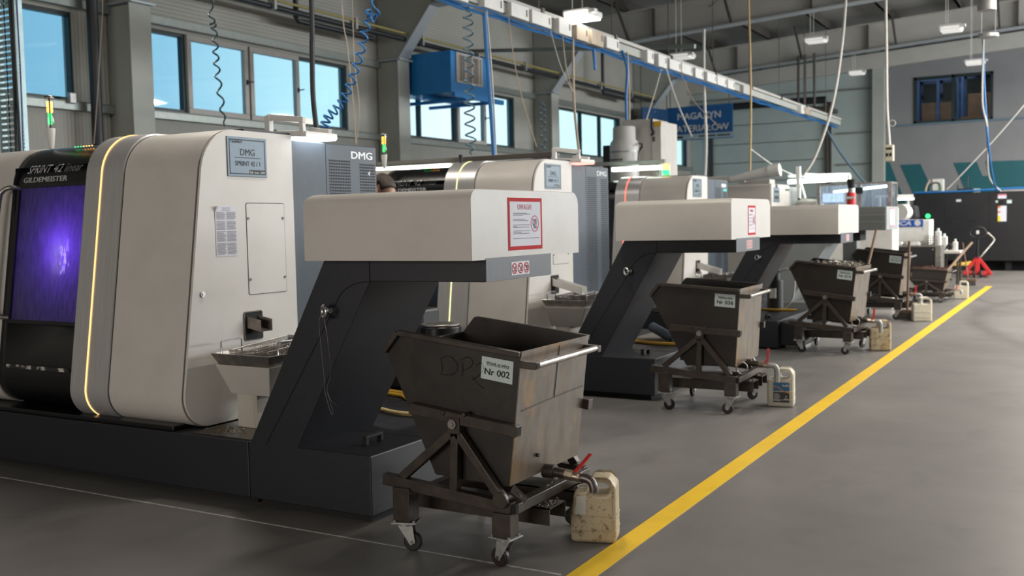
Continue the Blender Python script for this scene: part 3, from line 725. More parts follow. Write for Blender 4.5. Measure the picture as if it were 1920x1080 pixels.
    for y, z in ((ha+.012, hz1-.09), (hb-.014, hz1-.09), (ha+.012, hz0+.09), (hb-.014, hz0+.09)):
        MB().cyl((XP+.003, y, z), (XP+.007, y, z), .008, n=12).build('screw', PIPEM, hh)
    MB().cyl((XP, 4.118, 1.127), (XP+.008, 4.118, 1.127), .016).cyl((XP+.008, 4.118, 1.127), (XP+.012, 4.118, 1.127), .008).build('lock', CHROME, t, smooth=40)
    # chute opening
    oa, ob, oz0, oz1 = 4.435, 4.585, .825, .995
    op = MB().prism(fillet([(oa, oz0), (ob, oz0), (ob, oz1), (oa, oz1)], .012), 'x', XP, XP+.004).build('chute_opening', TOE, t)
    rim = MB().tube([(XP+.004, *p) for p in fillet([(oa, oz0), (ob, oz0), (ob, oz1), (oa, oz1)], .012)], .004, 6, closed=True).build('opening_rim', PIPEM, op)
    cm = PIPEM if i == 0 else WHITE
    ln = .085 if i == 0 else .30
    cz = MB(); A = Vector((XP+.004, 4.47, .90)); B = Vector((XP+ln, 4.50, .90-ln*.28))
    for (q0, q1) in ((Vector((0, -.01, 0)), Vector((0, .085, 0))), (Vector((0, -.01, 0)), Vector((0, -.01, .07))), (Vector((0, .085, 0)), Vector((0, .085, .07)))):
        cz.sheet([A+q0, B+q0, B+q1, A+q1], .003)
    cz.build('chute', cm, t)
    # electrical cabinet beside the panel
    cb = MB().box(-5.2, XP-.012, 4.91, 5.79, .36, 2.052).build('electrical_cabinet', SLATE, t, bevel=.006)
    MB().box(XP-.013, XP-.0105, 5.243, 5.248, .36, 2.05).build('cabinet_seam', INK, cb)
    for (a, b, zt) in ((5.275, 5.505, 1.945), (5.60, 5.775, 1.930)):
        gr = MB(); nc = int((b-a)/.0175); nr = int((zt-.62)/.020)
        for c in range(nc):
            for r_ in range(nr):
                y = a+c*.0175; z = zt-r_*.020
                gr.add([(XP-.0115, y, z-.012), (XP-.0115, y+.0115, z-.012), (XP-.0115, y+.0115, z), (XP-.0115, y, z)], [(0, 1, 2, 3)])
        gr.build('vent_grille', TOE, cb)
    if i < 2: text('DMG', (XP-.0115, 5.51, 1.962), ax3, ay3, .070, LETTER, cb, width=.235, bold=.025)
    else:
        MB().prism(fillet([(5.52, 1.955), (5.72, 1.955), (5.72, 2.0), (5.52, 2.0)], .018), 'x', XP-.012, XP-.011).build('logo_mark', LETTER, cb)
        MB().box(XP-.012, XP-.011, 5.60, 5.75, 1.90, 1.935).build('logo_bar', M('teal_mark', (.05, .5, .45), None, 5, .5), cb)
    if i == 0: MB().add([(XP-.011, 5.69, 1.865), (XP-.011, 5.71, 1.845), (XP-.011, 5.715, 1.885)], [(0, 1, 2)]).build('paper_scrap', PAPER, cb)
    # top gutter behind the rounded edge
    MB().box(-4.9, XP-.01, 4.5, 4.905, 2.082, 2.095).build('top_gutter', CABLEB, t)
    return t
MACH = [(0, 0, 0), (0, 3.96, 0), (0, 7.94, -.03)]
make_machine(0, MACH[0], (1.0, 0.56, 0.20), 0.95, 'cream turning machine nearest the camera, violet light behind its door window', 'SPRINT 42 / 1')
make_machine(1, MACH[1], (0.85, 0.85, 0.40), 0.9, 'cream turning machine second in the row, with a pale yellow light strip', 'SPRINT 42 / 2')
make_machine(2, MACH[2], (1.0, 0.12, 0.08), 1.6, 'cream turning machine third in the row, with a red light strip', 'SPRINT 42 / 3')

# ------------------------------------------------------------------ chip conveyors
YB_ = 3.934
def make_conveyor(i, off, label):
    t = thing('chip_conveyor', label, 'conveyor', (-3.4, YB_, 0), 'dark chip conveyors with cream hoods', off)
    MB().box(-3.922, -3.101, YB_, 5.62, .05, .356).build('base_box', NAVY, t, bevel=.006)
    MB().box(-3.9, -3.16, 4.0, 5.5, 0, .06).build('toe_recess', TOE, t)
    leg = MB().prism([(-3.909, .35), (-3.579, .35), (-3.073, 1.228), (-2.411, 1.23), (-2.411, 1.345), (-3.350, 1.345)], 'y', YB_+.001, 4.575)
    leg.build('inclined_trough', NAVY, t, bevel=.004)
    MB().box(-2.411, -2.405, YB_+.004, 4.573, 1.232, 1.34).build('outlet_plate', M('scratched_slate', (.055, .063, .078), (.085, .09, .10), 1.0, .45, aniso=(4, 160, 6)), t)
    sm = MB(); Y = YB_-.0005
    pts = [ony(*p, Y) for p in ((499, 833), (612, 606), (636, 556), (650, 541), (668, 531), (693, 528))]
    sm.tube(smoothpath(pts, 6), .0022, 6); sm.tube([ony(692.5, 490, Y), ony(693, 528, Y), ], .0022, 6)
    sm.build('panel_seam', TOE, t)
    sl = MB()
    for y in (4.42, 5.12, 5.30): sl.box(-3.92, -3.10, y, y+.004, .3555, .3572)
    sl.build('lid_seam', TOE, t)
    # hood with rounded top edges
    hx0, hx1, hy0, hy1, hz0, hz1 = -3.380, -2.407, 3.818, 4.902, 1.333, 1.655
    pr = fillet([(hy0, hz0), (hy1, hz0), (hy1, hz1), (hy0, hz1)], [0, 0, .065, .050], 6)
    hd = MB(); loops = []
    for k in range(7):
        a = k/6*PI/2; r = .045; x = hx0+r*(1-math.cos(a))
        d = r-math.sqrt(max(0, r*r-(r-(x-hx0))**2))
        loops.append([(x, p[0], min(p[1], hz1-d) if p[1] > 1.5 else p[1]) for p in pr])
    loops.append([(hx1-.004, *p) for p in pr]); loops.append([(hx1, hy0+(p[0]-hy0)*.994+.003, p[1] if p[1] < 1.4 else p[1]-.003) for p in pr])
    hd.loft(loops)
    h = hd.build('hood', BEIGE, t, smooth=35)
    # framed warning sign
    x = hx1; y0, y1, z0, z1 = 4.146, 4.484, 1.368, 1.619
    if i == 1: y0, y1, z0, z1 = 4.25, 4.46, 1.36, 1.60
    w = y1-y0; ht = z1-z0; th = .0185*ht/.25; tw = .0165
    if i < 2:
        s = MB().box(x, x+.002, y0, y1, z0, z1).build('warning_sign', SIGNRED, t)
        s['label'] = 'red framed warning sign with a crossed-out hand'
        MB().box(x+.002, x+.0026, y0+tw, y1-tw, z0+th, z1-th).build('sign_paper', PAPER, s)
        text('UWAGA!', (x+.003, (y0+y1)/2-.01, z0+ht*.775), (0, 1, 0), (0, 0, 1), .036*ht/.25, PINK, s, name='sign_heading', width=w*.40, align='CENTER', bold=.01)
        tb = MB(); rows = []
        for v, us in ((.70, (.14, .54)), (.68, (.13, .64)), (.655, (.13, .42)), (.58, (.13, .48)), (.555, (.13, .57)), (.475, (.13, .62)), (.45, (.13, .25)), (.43, (.13, .60)), (.36, (.14, .62)), (.335, (.13, .37)), (.31, (.13, .60)), (.215, (.13, .90))): rows.append((us[0], us[1], v))
        text_rows(rows, .010, lambda u, v: Vector((x+.003, y0+w*u, z0+ht*v)), tb); tb.build('small_print', INK, s)
        cy, cz, R = y0+w*.77, z0+ht*.50, ht*.165
        rg = MB(); n = 28
        for k in range(n):
            a, b = 2*PI*k/n, 2*PI*(k+1)/n
            rg.quad(*[Vector((x+.0034, cy+rr*math.cos(q), cz+rr*math.sin(q))) for rr, q in ((R, a), (R, b), (R*.84, b), (R*.84, a))])
        d = Vector((0, R*.62, -R*.62)); e = Vector((0, .045*R/.05*.1, .045*R/.05*.1))
        rg.quad(*[Vector((x+.0036, cy, cz))+q for q in (-d-e, d-e, d+e, -d+e)])
        rg.build('prohibition_ring', PINK, s)
        hn = MB()                                        # a small raised hand
        hn.sheet([(x+.0032, cy-.012, cz-.024), (x+.0032, cy+.016, cz-.024), (x+.0032, cy+.018, cz+.004), (x+.0032, cy-.012, cz+.004)], .0001)
        for k in range(4): hn.sheet([(x+.0032, cy-.011+k*.0075, cz+.002), (x+.0032, cy-.006+k*.0075, cz+.002), (x+.0032, cy-.005+k*.0082, cz+.022+(.004 if k in (1, 2) else 0)), (x+.0032, cy-.010+k*.0082, cz+.022)], .0001)
        hn.sheet([(x+.0032, cy-.012, cz-.014), (x+.0032, cy-.026, cz+.000), (x+.0032, cy-.023, cz+.004), (x+.0032, cy-.012, cz-.006)], .0001)
        hn.build('hand_symbol', TEAL, s)
    # sticker with three prohibition signs
    x = -2.4045; y0, y1, z0, z1 = (4.165, 4.340, 1.249, 1.313) if i == 0 else (4.20, 4.36, 1.250, 1.320)
    s = MB().box(x, x+.001, y0, y1, z0, z1).build('sticker', PAPER if i == 0 else M('faded_sticker', (.55, .36, .33), (.5, .3, .28), 20, .6), t)
    rg = MB(); bl = MB(); n = 22; R = .026
    rowsz = [(z0+z1)/2] if i == 0 else [z1-.02, z0+.02]
    if i > 0: R = .013
    for zc in rowsz:
        for k in range(3):
            cy = y0+(y1-y0)*(k+.5)/3
            for j in range(n):
                a, b = 2*PI*j/n, 2*PI*(j+1)/n
                rg.quad(*[Vector((x+.0016, cy+rr*math.cos(q), zc+rr*math.sin(q))) for rr, q in ((R, a), (R, b), (R*.78, b), (R*.78, a))])
            d = Vector((0, R*.6, -R*.6)); e = Vector((0, R*.08, R*.08))
            rg.quad(*[Vector((x+.0018, cy, zc))+q for q in (-d-e, d-e, d+e, -d+e)])
            f = R/.026
            bl.quad(*[Vector((x+.0014, cy+a*f, zc+b*f)) for a, b in ((-.014, -.016), (.012, -.012), (.012, -.006), (-.012, -.010))])
            bl.quad(*[Vector((x+.0014, cy+a*f, zc+b*f)) for a, b in ((.002, -.008), (.010, -.008), (.016, .010), (.008, .012) if k < 2 else (-.004, .014))])
    rg.build('prohibition_ring', SIGNRED if i == 0 else PINK, s); bl.build('symbol', INK, s)
    # eye bolt and wire
    k = Vector((-3.318, YB_, 1.083))
    eb = MB().cyl(k+Vector((.03, 0, 0)), k+Vector((.03, -.045, 0)), .014)
    eb.tube(arc(k+Vector((.0, -.055, -.004)), .028, 0, 2*PI, 24, (.85, -.5, 0), (0, 0, 1))[:-1], .010, 10, closed=True)
    e = eb.build('eye_bolt', CHROME, t, smooth=50)
    if i == 0:
        p = k+Vector((-.005, -.066, -.02))
        wr = MB().tube(smoothpath([p, p+Vector((-.022, 0, -.05)), p+Vector((-.020, .02, -.30)), p+Vector((-.022, .03, -.40)), p+Vector((.012, .03, -.50)), p+Vector((.022, .03, -.485)), p+Vector((-.010, .03, -.38)), p+Vector((.016, .03, -.30)), p+Vector((.022, .01, -.14)), p+Vector((.008, 0, 0))], 6), .0011, 5)
        wr.tube(smoothpath([p+Vector((-.005, .03, -.40)), p+Vector((.03, .02, -.44)), p+Vector((.08, .01, -.455))], 5), .0009, 4)
        wr.build('wire_loop', STEEL, e)
    # grab handle on the base box
    hb = MB()
    for y in (4.12, 4.245): hb.box(-3.30, -3.27, y, y+.022, .356, .395)
    hb.box(-3.30, -3.27, 4.12, 4.267, .390, .406)
    hb.build('grab_handle', TOE, t, bevel=.004)
    if i == 2:
        MB().prism(fillet([(-3.10, .07), (-2.83, .07), (-2.83, .13), (-2.95, .31), (-3.10, .34)], .02), 'y', 4.05, 4.5).build('drain_box', NAVY, t, bevel=.006)
        MB().prism([(-3.08, 0), (-2.84, 0), (-2.84, .07), (-3.08, .07)], 'y', 4.15, 4.4).build('drain_foot', STEEL, t, bevel=.01)
    return t
make_conveyor(0, (0, 0, 0), 'dark chip conveyor nearest the camera, its cream hood above the cart marked 002')
make_conveyor(1, (-.03, 3.815, 0), 'second dark chip conveyor in the row, cream hood reaching over the cart marked 036')
make_conveyor(2, (0, 7.44, -.03), 'third dark chip conveyor in the row, its cream hood without a paper sign')

# ------------------------------------------------------------------ part catchers between machine and conveyor
def make_stand(i, off, wh):
    t = thing('parts_stand', 'cream funnel-shaped stand holding a drip tray at the end of the %s turning machine' % wh, 'stand', (-4.18, 4.4, .362), 'stands under the drip trays', off)
    def rect(x0, x1, y0, y1, z): return [(x0, y0, z), (x1, y0, z), (x1, y1, z), (x0, y1, z)]
    MB().loft([rect(-4.295, -4.000, 4.19, 4.66, .552), rect(-4.312, -3.902, 4.09, 4.72, .733)]).build('funnel', BEIGE, t, bevel=.004)
    MB().box(-4.257, -4.105, 4.195, 4.45, .362, .556).build('pedestal', M('streaked_cream', (.50, .46, .40), (.46, .42, .36), 4, .5, stain=[(2, .52, .66, (.26, .18, .10), .6, (6, 6, .5))]), t, bevel=.004)
    d = thing('drip_tray', 'shallow steel drip tray with wire handles on the stand beside the %s turning machine' % wh, 'tray', (-4.1, 4.4, .733), 'steel drip trays', off)
    tr = MB(); bx = (-4.300, -3.922, 4.105, 4.74); tx = (-4.328, -3.896, 4.075, 4.78); z0, z1 = .735, .797
    B = [(bx[0], bx[2], z0), (bx[1], bx[2], z0), (bx[1], bx[3], z0), (bx[0], bx[3], z0)]
    T = [(tx[0], tx[2], z1), (tx[1], tx[2], z1), (tx[1], tx[3], z1), (tx[0], tx[3], z1)]
    tr.quad(*B)
    for k in range(4): tr.quad(B[k], B[(k+1) % 4], T[(k+1) % 4], T[k])
    o = tr.build('tray', STEEL, d); md = o.modifiers.new('t', 'SOLIDIFY'); md.thickness = .004; md.offset = 1
    for (x, ya, yb) in ((-4.300, 4.13, 4.29), (-3.935, 4.20, 4.36)):
        MB().tube([(x, ya, .75), (x, ya, .855), (x, ya+.008, .863), (x, yb-.008, .863), (x, yb, .855), (x, yb, .75)], .005, 6).build('tray_handle', CHROME, d, smooth=60)
    MB().box(-4.30, -3.94, 4.68, 4.76, .80, .83).build('tray_rail', STEEL, d)
    # wire basket inside the tray
    b = thing('wire_basket', 'dark wire mesh basket of turned parts in the drip tray of the %s turning machine' % wh, 'basket', (-4.1, 4.5, .740), 'mesh baskets in the drip trays', off)
    b.rotation_euler = (0, 0, .1) if i else (.07, 0, 0)
    x0, x1, y0, y1, zb, zt = -4.255, -3.965, 4.15, 4.64, .742, .835
    ms = MB(); s = .0085; w = .0016
    def wire(p, q): ms.bar(p, q, w)
    nx = int((x1-x0)/s); ny = int((y1-y0)/s); nz = int((zt-zb)/s)
    for k in range(nx+1):
        x = x0+k*s; wire((x, y0, zb), (x, y0, zt)); wire((x, y1, zb), (x, y1, zt)); wire((x, y0, zb+.012), (x, y1, zb+.012))
    for k in range(ny+1):
        y = y0+k*s; wire((x0, y, zb), (x0, y, zt)); wire((x1, y, zb), (x1, y, zt)); wire((x0, y, zb+.012), (x1, y, zb+.012))
    for k in range(nz+1):
        z = zb+k*s; wire((x0, y0, z), (x1, y0, z)); wire((x0, y1, z), (x1, y1, z)); wire((x0, y0, z), (x0, y1, z)); wire((x1, y0, z), (x1, y1, z))
    ms.build('mesh', PIPEM, b)
    MB().tube([(x0, y0, zt), (x1, y0, zt), (x1, y1, zt), (x0, y1, zt)], .003, 6, closed=True).build('rim_wire', STEEL, b)
    MB().bar((x0+.2, y0, zt+.004), (x1, y1-.1, zt+.012), .004).build('divider_wire', STEEL, b)
    swarf('metal_chips', M('basket_chips', (.34, .30, .24), (.16, .13, .10), 90, .3, metal=.8), None, lambda r: (r.uniform(x0+.02, x1-.02)+off[0], min(y1-.02, max(y0+.02, r.gauss(4.40, .12)))+off[1], zb+.018+abs(r.gauss(0, .022))+off[2]), 520 if i == 0 else 200, .009,
          'bright metal chips lying in the mesh basket of the %s turning machine' % wh, 'metal chips')
make_stand(0, MACH[0], 'nearest'); make_stand(1, MACH[1], 'second'); make_stand(2, MACH[2], 'third')
swarf('metal_chips', M('brass_swarf', (.42, .33, .18), (.2, .15, .08), 60, .3, metal=.8), None, lambda r: (XP+.05+abs(r.gauss(0, .12)), 4.10+r.gauss(0, .05), .364+abs(r.gauss(0, .004))), 130, .008,
      'scattered bright chips on the oily base tray below the cream end panel', 'metal chips')

# ------------------------------------------------------------------ chip carts
CO = (-2.5, 4.03, 0)
def make_cart(i, off, rz, num, label, tilt=0.0, valve_red=True, scale=1.0):
    t = thing('chip_cart', label, 'cart', CO, 'dark steel tipping chip carts', off, rz)
    near, far = 3.752, 4.412
    piv = Vector((-2.439, .624))
    def rt(x, z):
        d = Vector((x, z))-piv; c, s = math.cos(tilt), math.sin(tilt)
        return (piv.x+c*d.x-s*d.y, piv.y+s*d.x+c*d.y)
    BR, TR, A, T, BL = [rt(*p) for p in ((-2.197, .355), (-2.127, .947), (-2.768, 1.020), (-2.846, .930), (-2.584, .368))]
    hop = MB(); th = .004
    P = lambda p, y: (p[0], y, p[1])
    for y in (near, far): hop.prism([BR, TR, A, T, BL], 'y', y, y+th) if y == near else hop.prism([BR, TR, A, T, BL], 'y', y-th, y)
    for a, b in ((BL, T), (BR, BL)): hop.sheet([P(a, near), P(b, near), P(b, far), P(a, far)], th)
    h = hop.build('hopper', CARTM, t)
    ew = MB().sheet([P(BR, near-.001), P(BR, far+.001), P(TR, far+.001), P(TR, near-.001)], .005)
    e = ew.build('end_wall', CARTE, t)
    if i == 0:
        def ep(u, v, d=.0012): 
            q = Vector(P(BR, near)).lerp(Vector(P(TR, near)), v); q.y = near+(far-near)*u; return q+Vector((.0065+d, 0, 0))
        sm = MB()
        sm.tube([ep(.06, .55), ep(.35, .565), ep(.5, .57), ep(.97, .585)], .0022, 5); sm.tube([ep(.52, .57), ep(.53, .98)], .0018, 5)
        sm.build('weld_seam', M('weld', (.02, .017, .014), None, 10, .6), e)
        MB().cyl(ep(.33, .155), ep(.33, .155)+Vector((.012, 0, 0)), .009).build('plug', INK, e)
    # rim angle
    rm = MB()
    for y, sy in ((near, -1), (far, 1)):
        for a, b in ((A, TR), (T, A)):
            pa, pb = Vector(P(a, y)), Vector(P(b, y))
            rm.bar(pa+Vector((0, sy*.012, -.012)), pb+Vector((0, sy*.012, -.012)), .026, .026)
    rm.bar(Vector(P(T, near)), Vector(P(T, far)), .02, .02)
    rm.build('rim', CARTF, t, bevel=.004)
    # side rails
    ra, rb = rt(-2.690, .668), rt(-2.130, .606)
    for y in (near-.026, far+.026): MB().bar((ra[0], y, ra[1]), (rb[0], y, rb[1]), .050, .050).build('side_rail', CARTF, t, bevel=.003)
    MB().bar((rb[0]-.012, near-.026, rb[1]+.0013), (rb[0]+.0012, near-.026, rb[1]), .036, .036).build('rail_mouth', TOE, t)
    # push handle at the end
    hz = rt(-2.135, .892)
    for y in (near+.012, far-.03): MB().bar((hz[0]-.0, y, hz[1]), (hz[0]+.085, y, hz[1]-.004), .038, .032).build('handle_bracket', CARTF, t, bevel=.003)
    MB().bar((hz[0]+.084, near+.012, hz[1]-.004), (hz[0]+.0862, near+.012, hz[1]-.004), .028, .022).build('bracket_mouth', TOE, t)
    MB().cyl((hz[0]+.07, near+.012, hz[1]-.004), (hz[0]+.07, far-.03, hz[1]), .015, n=14).build('push_handle', STEEL, t, smooth=50)
    # frame
    Yn, Yf = 3.722, 4.440
    fL, fR = Vector((-2.850, 0, .326)), Vector((-2.165, 0, .266))
    for y in (Yn, Yf):
        f = MB().bar(fL+Vector((0, y, 0)), fR+Vector((0, y, 0)), .045, .052)
        f.build('frame_rail', CARTF, t, bevel=.003)
        ap = Vector((-2.447, y, .590)); tw = .040
        b = MB().bar((-2.745, y, .345), ap, tw).bar((-2.215, y, .30), ap, tw).bar((-2.462, y, .300), ap, tw)
        b.build('side_brace', CARTF, t, bevel=.003)
        pv = MB().box(ap.x-.032, ap.x+.032, y-.027, y+.027, .572, .645)
        for s in (-.055, .055): pv.cyl((ap.x+s, y-.03, .662), (ap.x+s, y+.02, .662), .010, n=10)
        pv.box(ap.x-.07, ap.x+.07, y-.006, y+.02, .648, .662)
        p_ = pv.build('pivot_block', CARTF, t, bevel=.003)
        MB().cyl((ap.x, y-.040, .618), (ap.x, y+.03, .618), .021, n=16).cyl((ap.x, y-.048, .618), (ap.x, y-.038, .618), .012, n=6).build('pivot_pin', STEEL, p_, smooth=40)
    each('cross_member', [MB().bar((-2.165, Yn, .266), (-2.165, Yf, .266), .052, .045), MB().bar((-2.60, Yn, .304), (-2.60, Yf, .304), .045, .045)], CARTF, t, bevel=.003)
    MB().box(-2.166, -2.1405, Yn-.0165, Yn+.0165, .247, .286).build('rail_mouth', TOE, t)
    if i in (0,):
        dk = MB().cyl((-2.203, Yn-.050, .308), (-2.203, Yn-.028, .308), .036, n=28)
        dk.cyl((-2.203, Yn-.028, .308), (-2.175, Yn+.05, .308), .016, n=14)
        dk.build('locking_disc', CARTF, t, smooth=40, bevel=.002)
        MB().sheet([(-2.19, Yn+.02, .33), (-2.12, Yn+.02, .29), (-2.12, Yn+.055, .30), (-2.19, Yn+.055, .355)], .004).build('latch_plate', CARTF, t)
    elif i in (1, 2):
        MB().tube(arc((-2.15, Yn+.10, .345), .045, 0, 2*PI, 24, (.8, .5, 0), (0, 0, 1))[:-1], .006, 8, closed=True).build('locking_ring', STEEL, t, smooth=50)
    # fork pockets
    for k, (y0, xr) in enumerate(((3.905, -2.085), (4.215, -2.095))):
        pk = MB().box(-2.80, xr, y0, y0+.16, .222, .228).box(-2.80, xr, y0, y0+.006, .150, .228).box(-2.80, xr, y0+.154, y0+.16, .150, .228)
        pk.build('fork_pocket', CARTF, t)
    if i in (0, 1):
        swarf('chips_on_pockets', CHIPS, t, lambda r: (r.uniform(-2.16, -2.09), (3.91+r.random()*.15 if r.random() < .5 else 4.22+r.random()*.15), .230+abs(r.gauss(0, .002))), 170, .007)
        swarf('chips_on_rail', CHIPS, t, lambda r: (-2.165+r.uniform(-.02, .02), 4.0+r.random()*.3, .293), 40, .006)
    # posts and swivel castors
    rnd = random.Random(11+i)
    for k, (x, y) in enumerate(((-2.735, Yn), (-2.205, Yn), (-2.735, Yf), (-2.205, Yf))):
        zt = .300 if x < -2.5 else .248
        MB().box(x-.046, x+.046, y-.04, y+.04, .142, zt).build('post', CARTF, t, bevel=.004)
        c = MB(); ang = {0: PI+.35, 1: -.12, 2: 1.4, 3: .9}[k]+rnd.uniform(-.3, .3)*(i > 0)
        ca, sa = math.cos(ang), math.sin(ang)
        def R(a, b, z): return Vector((x+ca*a-sa*b, y+sa*a+ca*b, z))
        c.bar(R(-.058, 0, .138), R(.058, 0, .138), .10, .007)
        c.cyl((x, y, .120), (x, y, .136), .034, n=18)
        for s in (-.021, .021):
            c.sheet([R(-.034, s, .122), R(.036, s, .122), R(-.022, s, .030), R(-.046, s, .042)], .003)
        for (a, b) in ((-.045, -.036), (.045, -.036), (-.045, .036), (.045, .036)): c.cyl(R(a, b, .14), R(a, b, .149), .007, n=8)
        ca_ = c.build('castor', GALV, t, bevel=.001)
        w = MB().cyl(R(-.030, -.014, .044), R(-.030, .014, .044), .0435, n=28)
        w.build('wheel', WHEELRED if k == 1 else RUBBER, ca_, bevel=.006, smooth=40)
        MB().cyl(R(-.030, -.024, .044), R(-.030, .024, .044), .009, n=12).build('axle_bolt', CHROME, ca_, smooth=40)
    # drain valve
    vy, vz = 4.072, .352
    p = MB().cyl((-2.196, vy, vz), (-2.140, vy, vz), .034, n=20).cyl((-2.15, vy, vz), (-2.08, vy, vz-.006), .023, n=16)
    v = p.build('drain_pipe', PIPEM, t, smooth=40)
    vb = MB().cyl((-2.085, vy, vz-.006), (-2.045, vy, vz-.010), .026, n=8).cyl((-2.05, vy, vz-.01), (-2.02, vy, vz-.012), .021, n=16).cyl((-2.02, vy, vz-.012), (-2.008, vy, vz-.013), .026, n=8)
    vb.build('ball_valve', BRASS, v, smooth=30)
    if i == 0: lv = MB().bar((-2.035, vy+.005, vz+.012), (-2.005, vy+.10, vz+.075), .022, .006)
    else: lv = MB().bar((-2.02, vy+.01, vz+.012), (-2.015, vy+.025, vz+.12), .022, .006)
    lv.bar((-2.035, vy, vz+.005), (-2.033, vy+.008, vz+.02), .014)
    lv.build('valve_lever', RED, v, bevel=.002)['label'] = 'red valve lever'
    eb = smoothpath([(-2.012, vy, vz-.013), (-1.985, vy, vz-.014), (-1.958, vy, vz-.024), (-1.945, vy, vz-.050), (-1.944, vy, vz-.072)] if i == 0 else [(-2.012, vy, vz-.013), (-1.975, vy, vz-.012), (-1.950, vy, vz-.025), (-1.942, vy, vz-.06), (-1.942, vy, vz-.14)], 5)
    MB().tube(eb, .021, 14).build('elbow', GALV if i else M('elbow_iron', (.17, .15, .14), (.10, .085, .08), 25, .35, metal=.8), v, smooth=50)
    # number plate
    if num:
        y = near-.0015
        pts = [(-2.322, .920), (-2.163, .902), (-2.172, .802), (-2.331, .822)]
        pts = [rt(*q) for q in pts]
        pl = MB().sheet([(q[0], y, q[1]) for q in (pts[0], pts[1], pts[2], pts[3])], -.001).build('number_plate', LABELW, t)
        ax = Vector((pts[1][0]-pts[0][0], 0, pts[1][1]-pts[0][1])); ay = Vector((pts[0][0]-pts[3][0], 0, pts[0][1]-pts[3][1])); o = Vector((pts[3][0], y-.002, pts[3][1]))
        L = ax.length
        text('W\u00f3zek na wi\u00f3ry', o+ax*.52+ay*.68, ax, ay, .019, INK, pl, width=L*.72, align='CENTER', bold=.008)
        text('Nr '+num, o+ax*.51+ay*.22, ax, ay, .040, INK, pl, width=L*.80, align='CENTER', bold=.02)
        mb = MB(); a = o+ax*.16+ay*.645; mb.bar(a, a+ax*.72, .0015); mb.build('plate_rule', INK, pl)
    if i == 0:
        y = near-.0018
        def c2(px, py): q = ony(px, py, y); return q
        ch = MB()
        for st in (((826, 672), (829, 690), (826, 703)), ((826, 672), (842, 668), (856, 680), (857, 694), (846, 703), (830, 702)), ((866, 678), (868, 692), (866, 706)), ((864, 674), (880, 670), (886, 682), (876, 692), (866, 693)), ((893, 686), (902, 680), (907, 690), (898, 704), (884, 712)), ((886, 706), (896, 720), (908, 729))):
            ch.tube(smoothpath([c2(*q) for q in st], 5), .0016, 4)
        ch.build('chalk_marks', M('faint_marker', (.021, .018, .016), None, 5, .5), t)
    return t
carts = [make_cart(0, (0, 0, 0), 0, '002', 'dark steel chip cart number 002, nearest the camera'),
         make_cart(1, (-.20, 3.75, 0), .03, '036', 'dark steel chip cart number 036 beside a white canister with a printed label', tilt=.05),
         make_cart(2, (-.083, 7.53, 0), -.042, '014', 'dark steel chip cart number 014, heaped with metal chips', tilt=.0),
         make_cart(3, (-.23, 11.55, 0), 0, '015', 'dark steel chip cart number 015 with a broom leaning on its end'),
         make_cart(4, (-.02, 14.65, 0), 0, '', 'low dark chip cart with rusty chips, farthest in the row')]
carts[4].scale = (1, 1, .58)
# heaps of chips in the carts
def heap(ci, z, h, n, mat, label):
    o = carts[ci].location
    def sp(r):
        u, v = r.uniform(-.24, .34), r.uniform(-.26, .36)
        return (o.x+u, o.y+v, z+h*(1-abs(u)*1.8)*max(0, 1-abs(v-.05)*1.6)+r.gauss(0, .010))
    mb = MB(); o3 = swarf('metal_chips', mat, None, sp, n, .017, label, 'metal chips')
    nn = 12; vs = []; fs = []
    for a in range(nn+1):
        for b in range(nn+1):
            u, v = -.25+.60*a/nn, -.265+.63*b/nn
            vs.append((o.x+u, o.y+v, z-.02+h*(1-abs(u)*1.8)*max(0, 1-abs(v-.05)*1.6)+random.gauss(0, .008)))
    me = o3.data; bm = bmesh.new(); bm.from_mesh(me); bv = [bm.verts.new(v) for v in vs]
    for a in range(nn):
        for b in range(nn): bm.faces.new([bv[a*(nn+1)+b], bv[(a+1)*(nn+1)+b], bv[(a+1)*(nn+1)+b+1], bv[a*(nn+1)+b+1]])
    bm.to_mesh(me); bm.free()
heap(2, .945, .055, 900, CHIPS, 'heap of grey metal chips filling the chip cart number 014')
heap(4, .545, .05, 500, CHIPSR, 'heap of rusty brown chips in the low chip cart, farthest in the row')

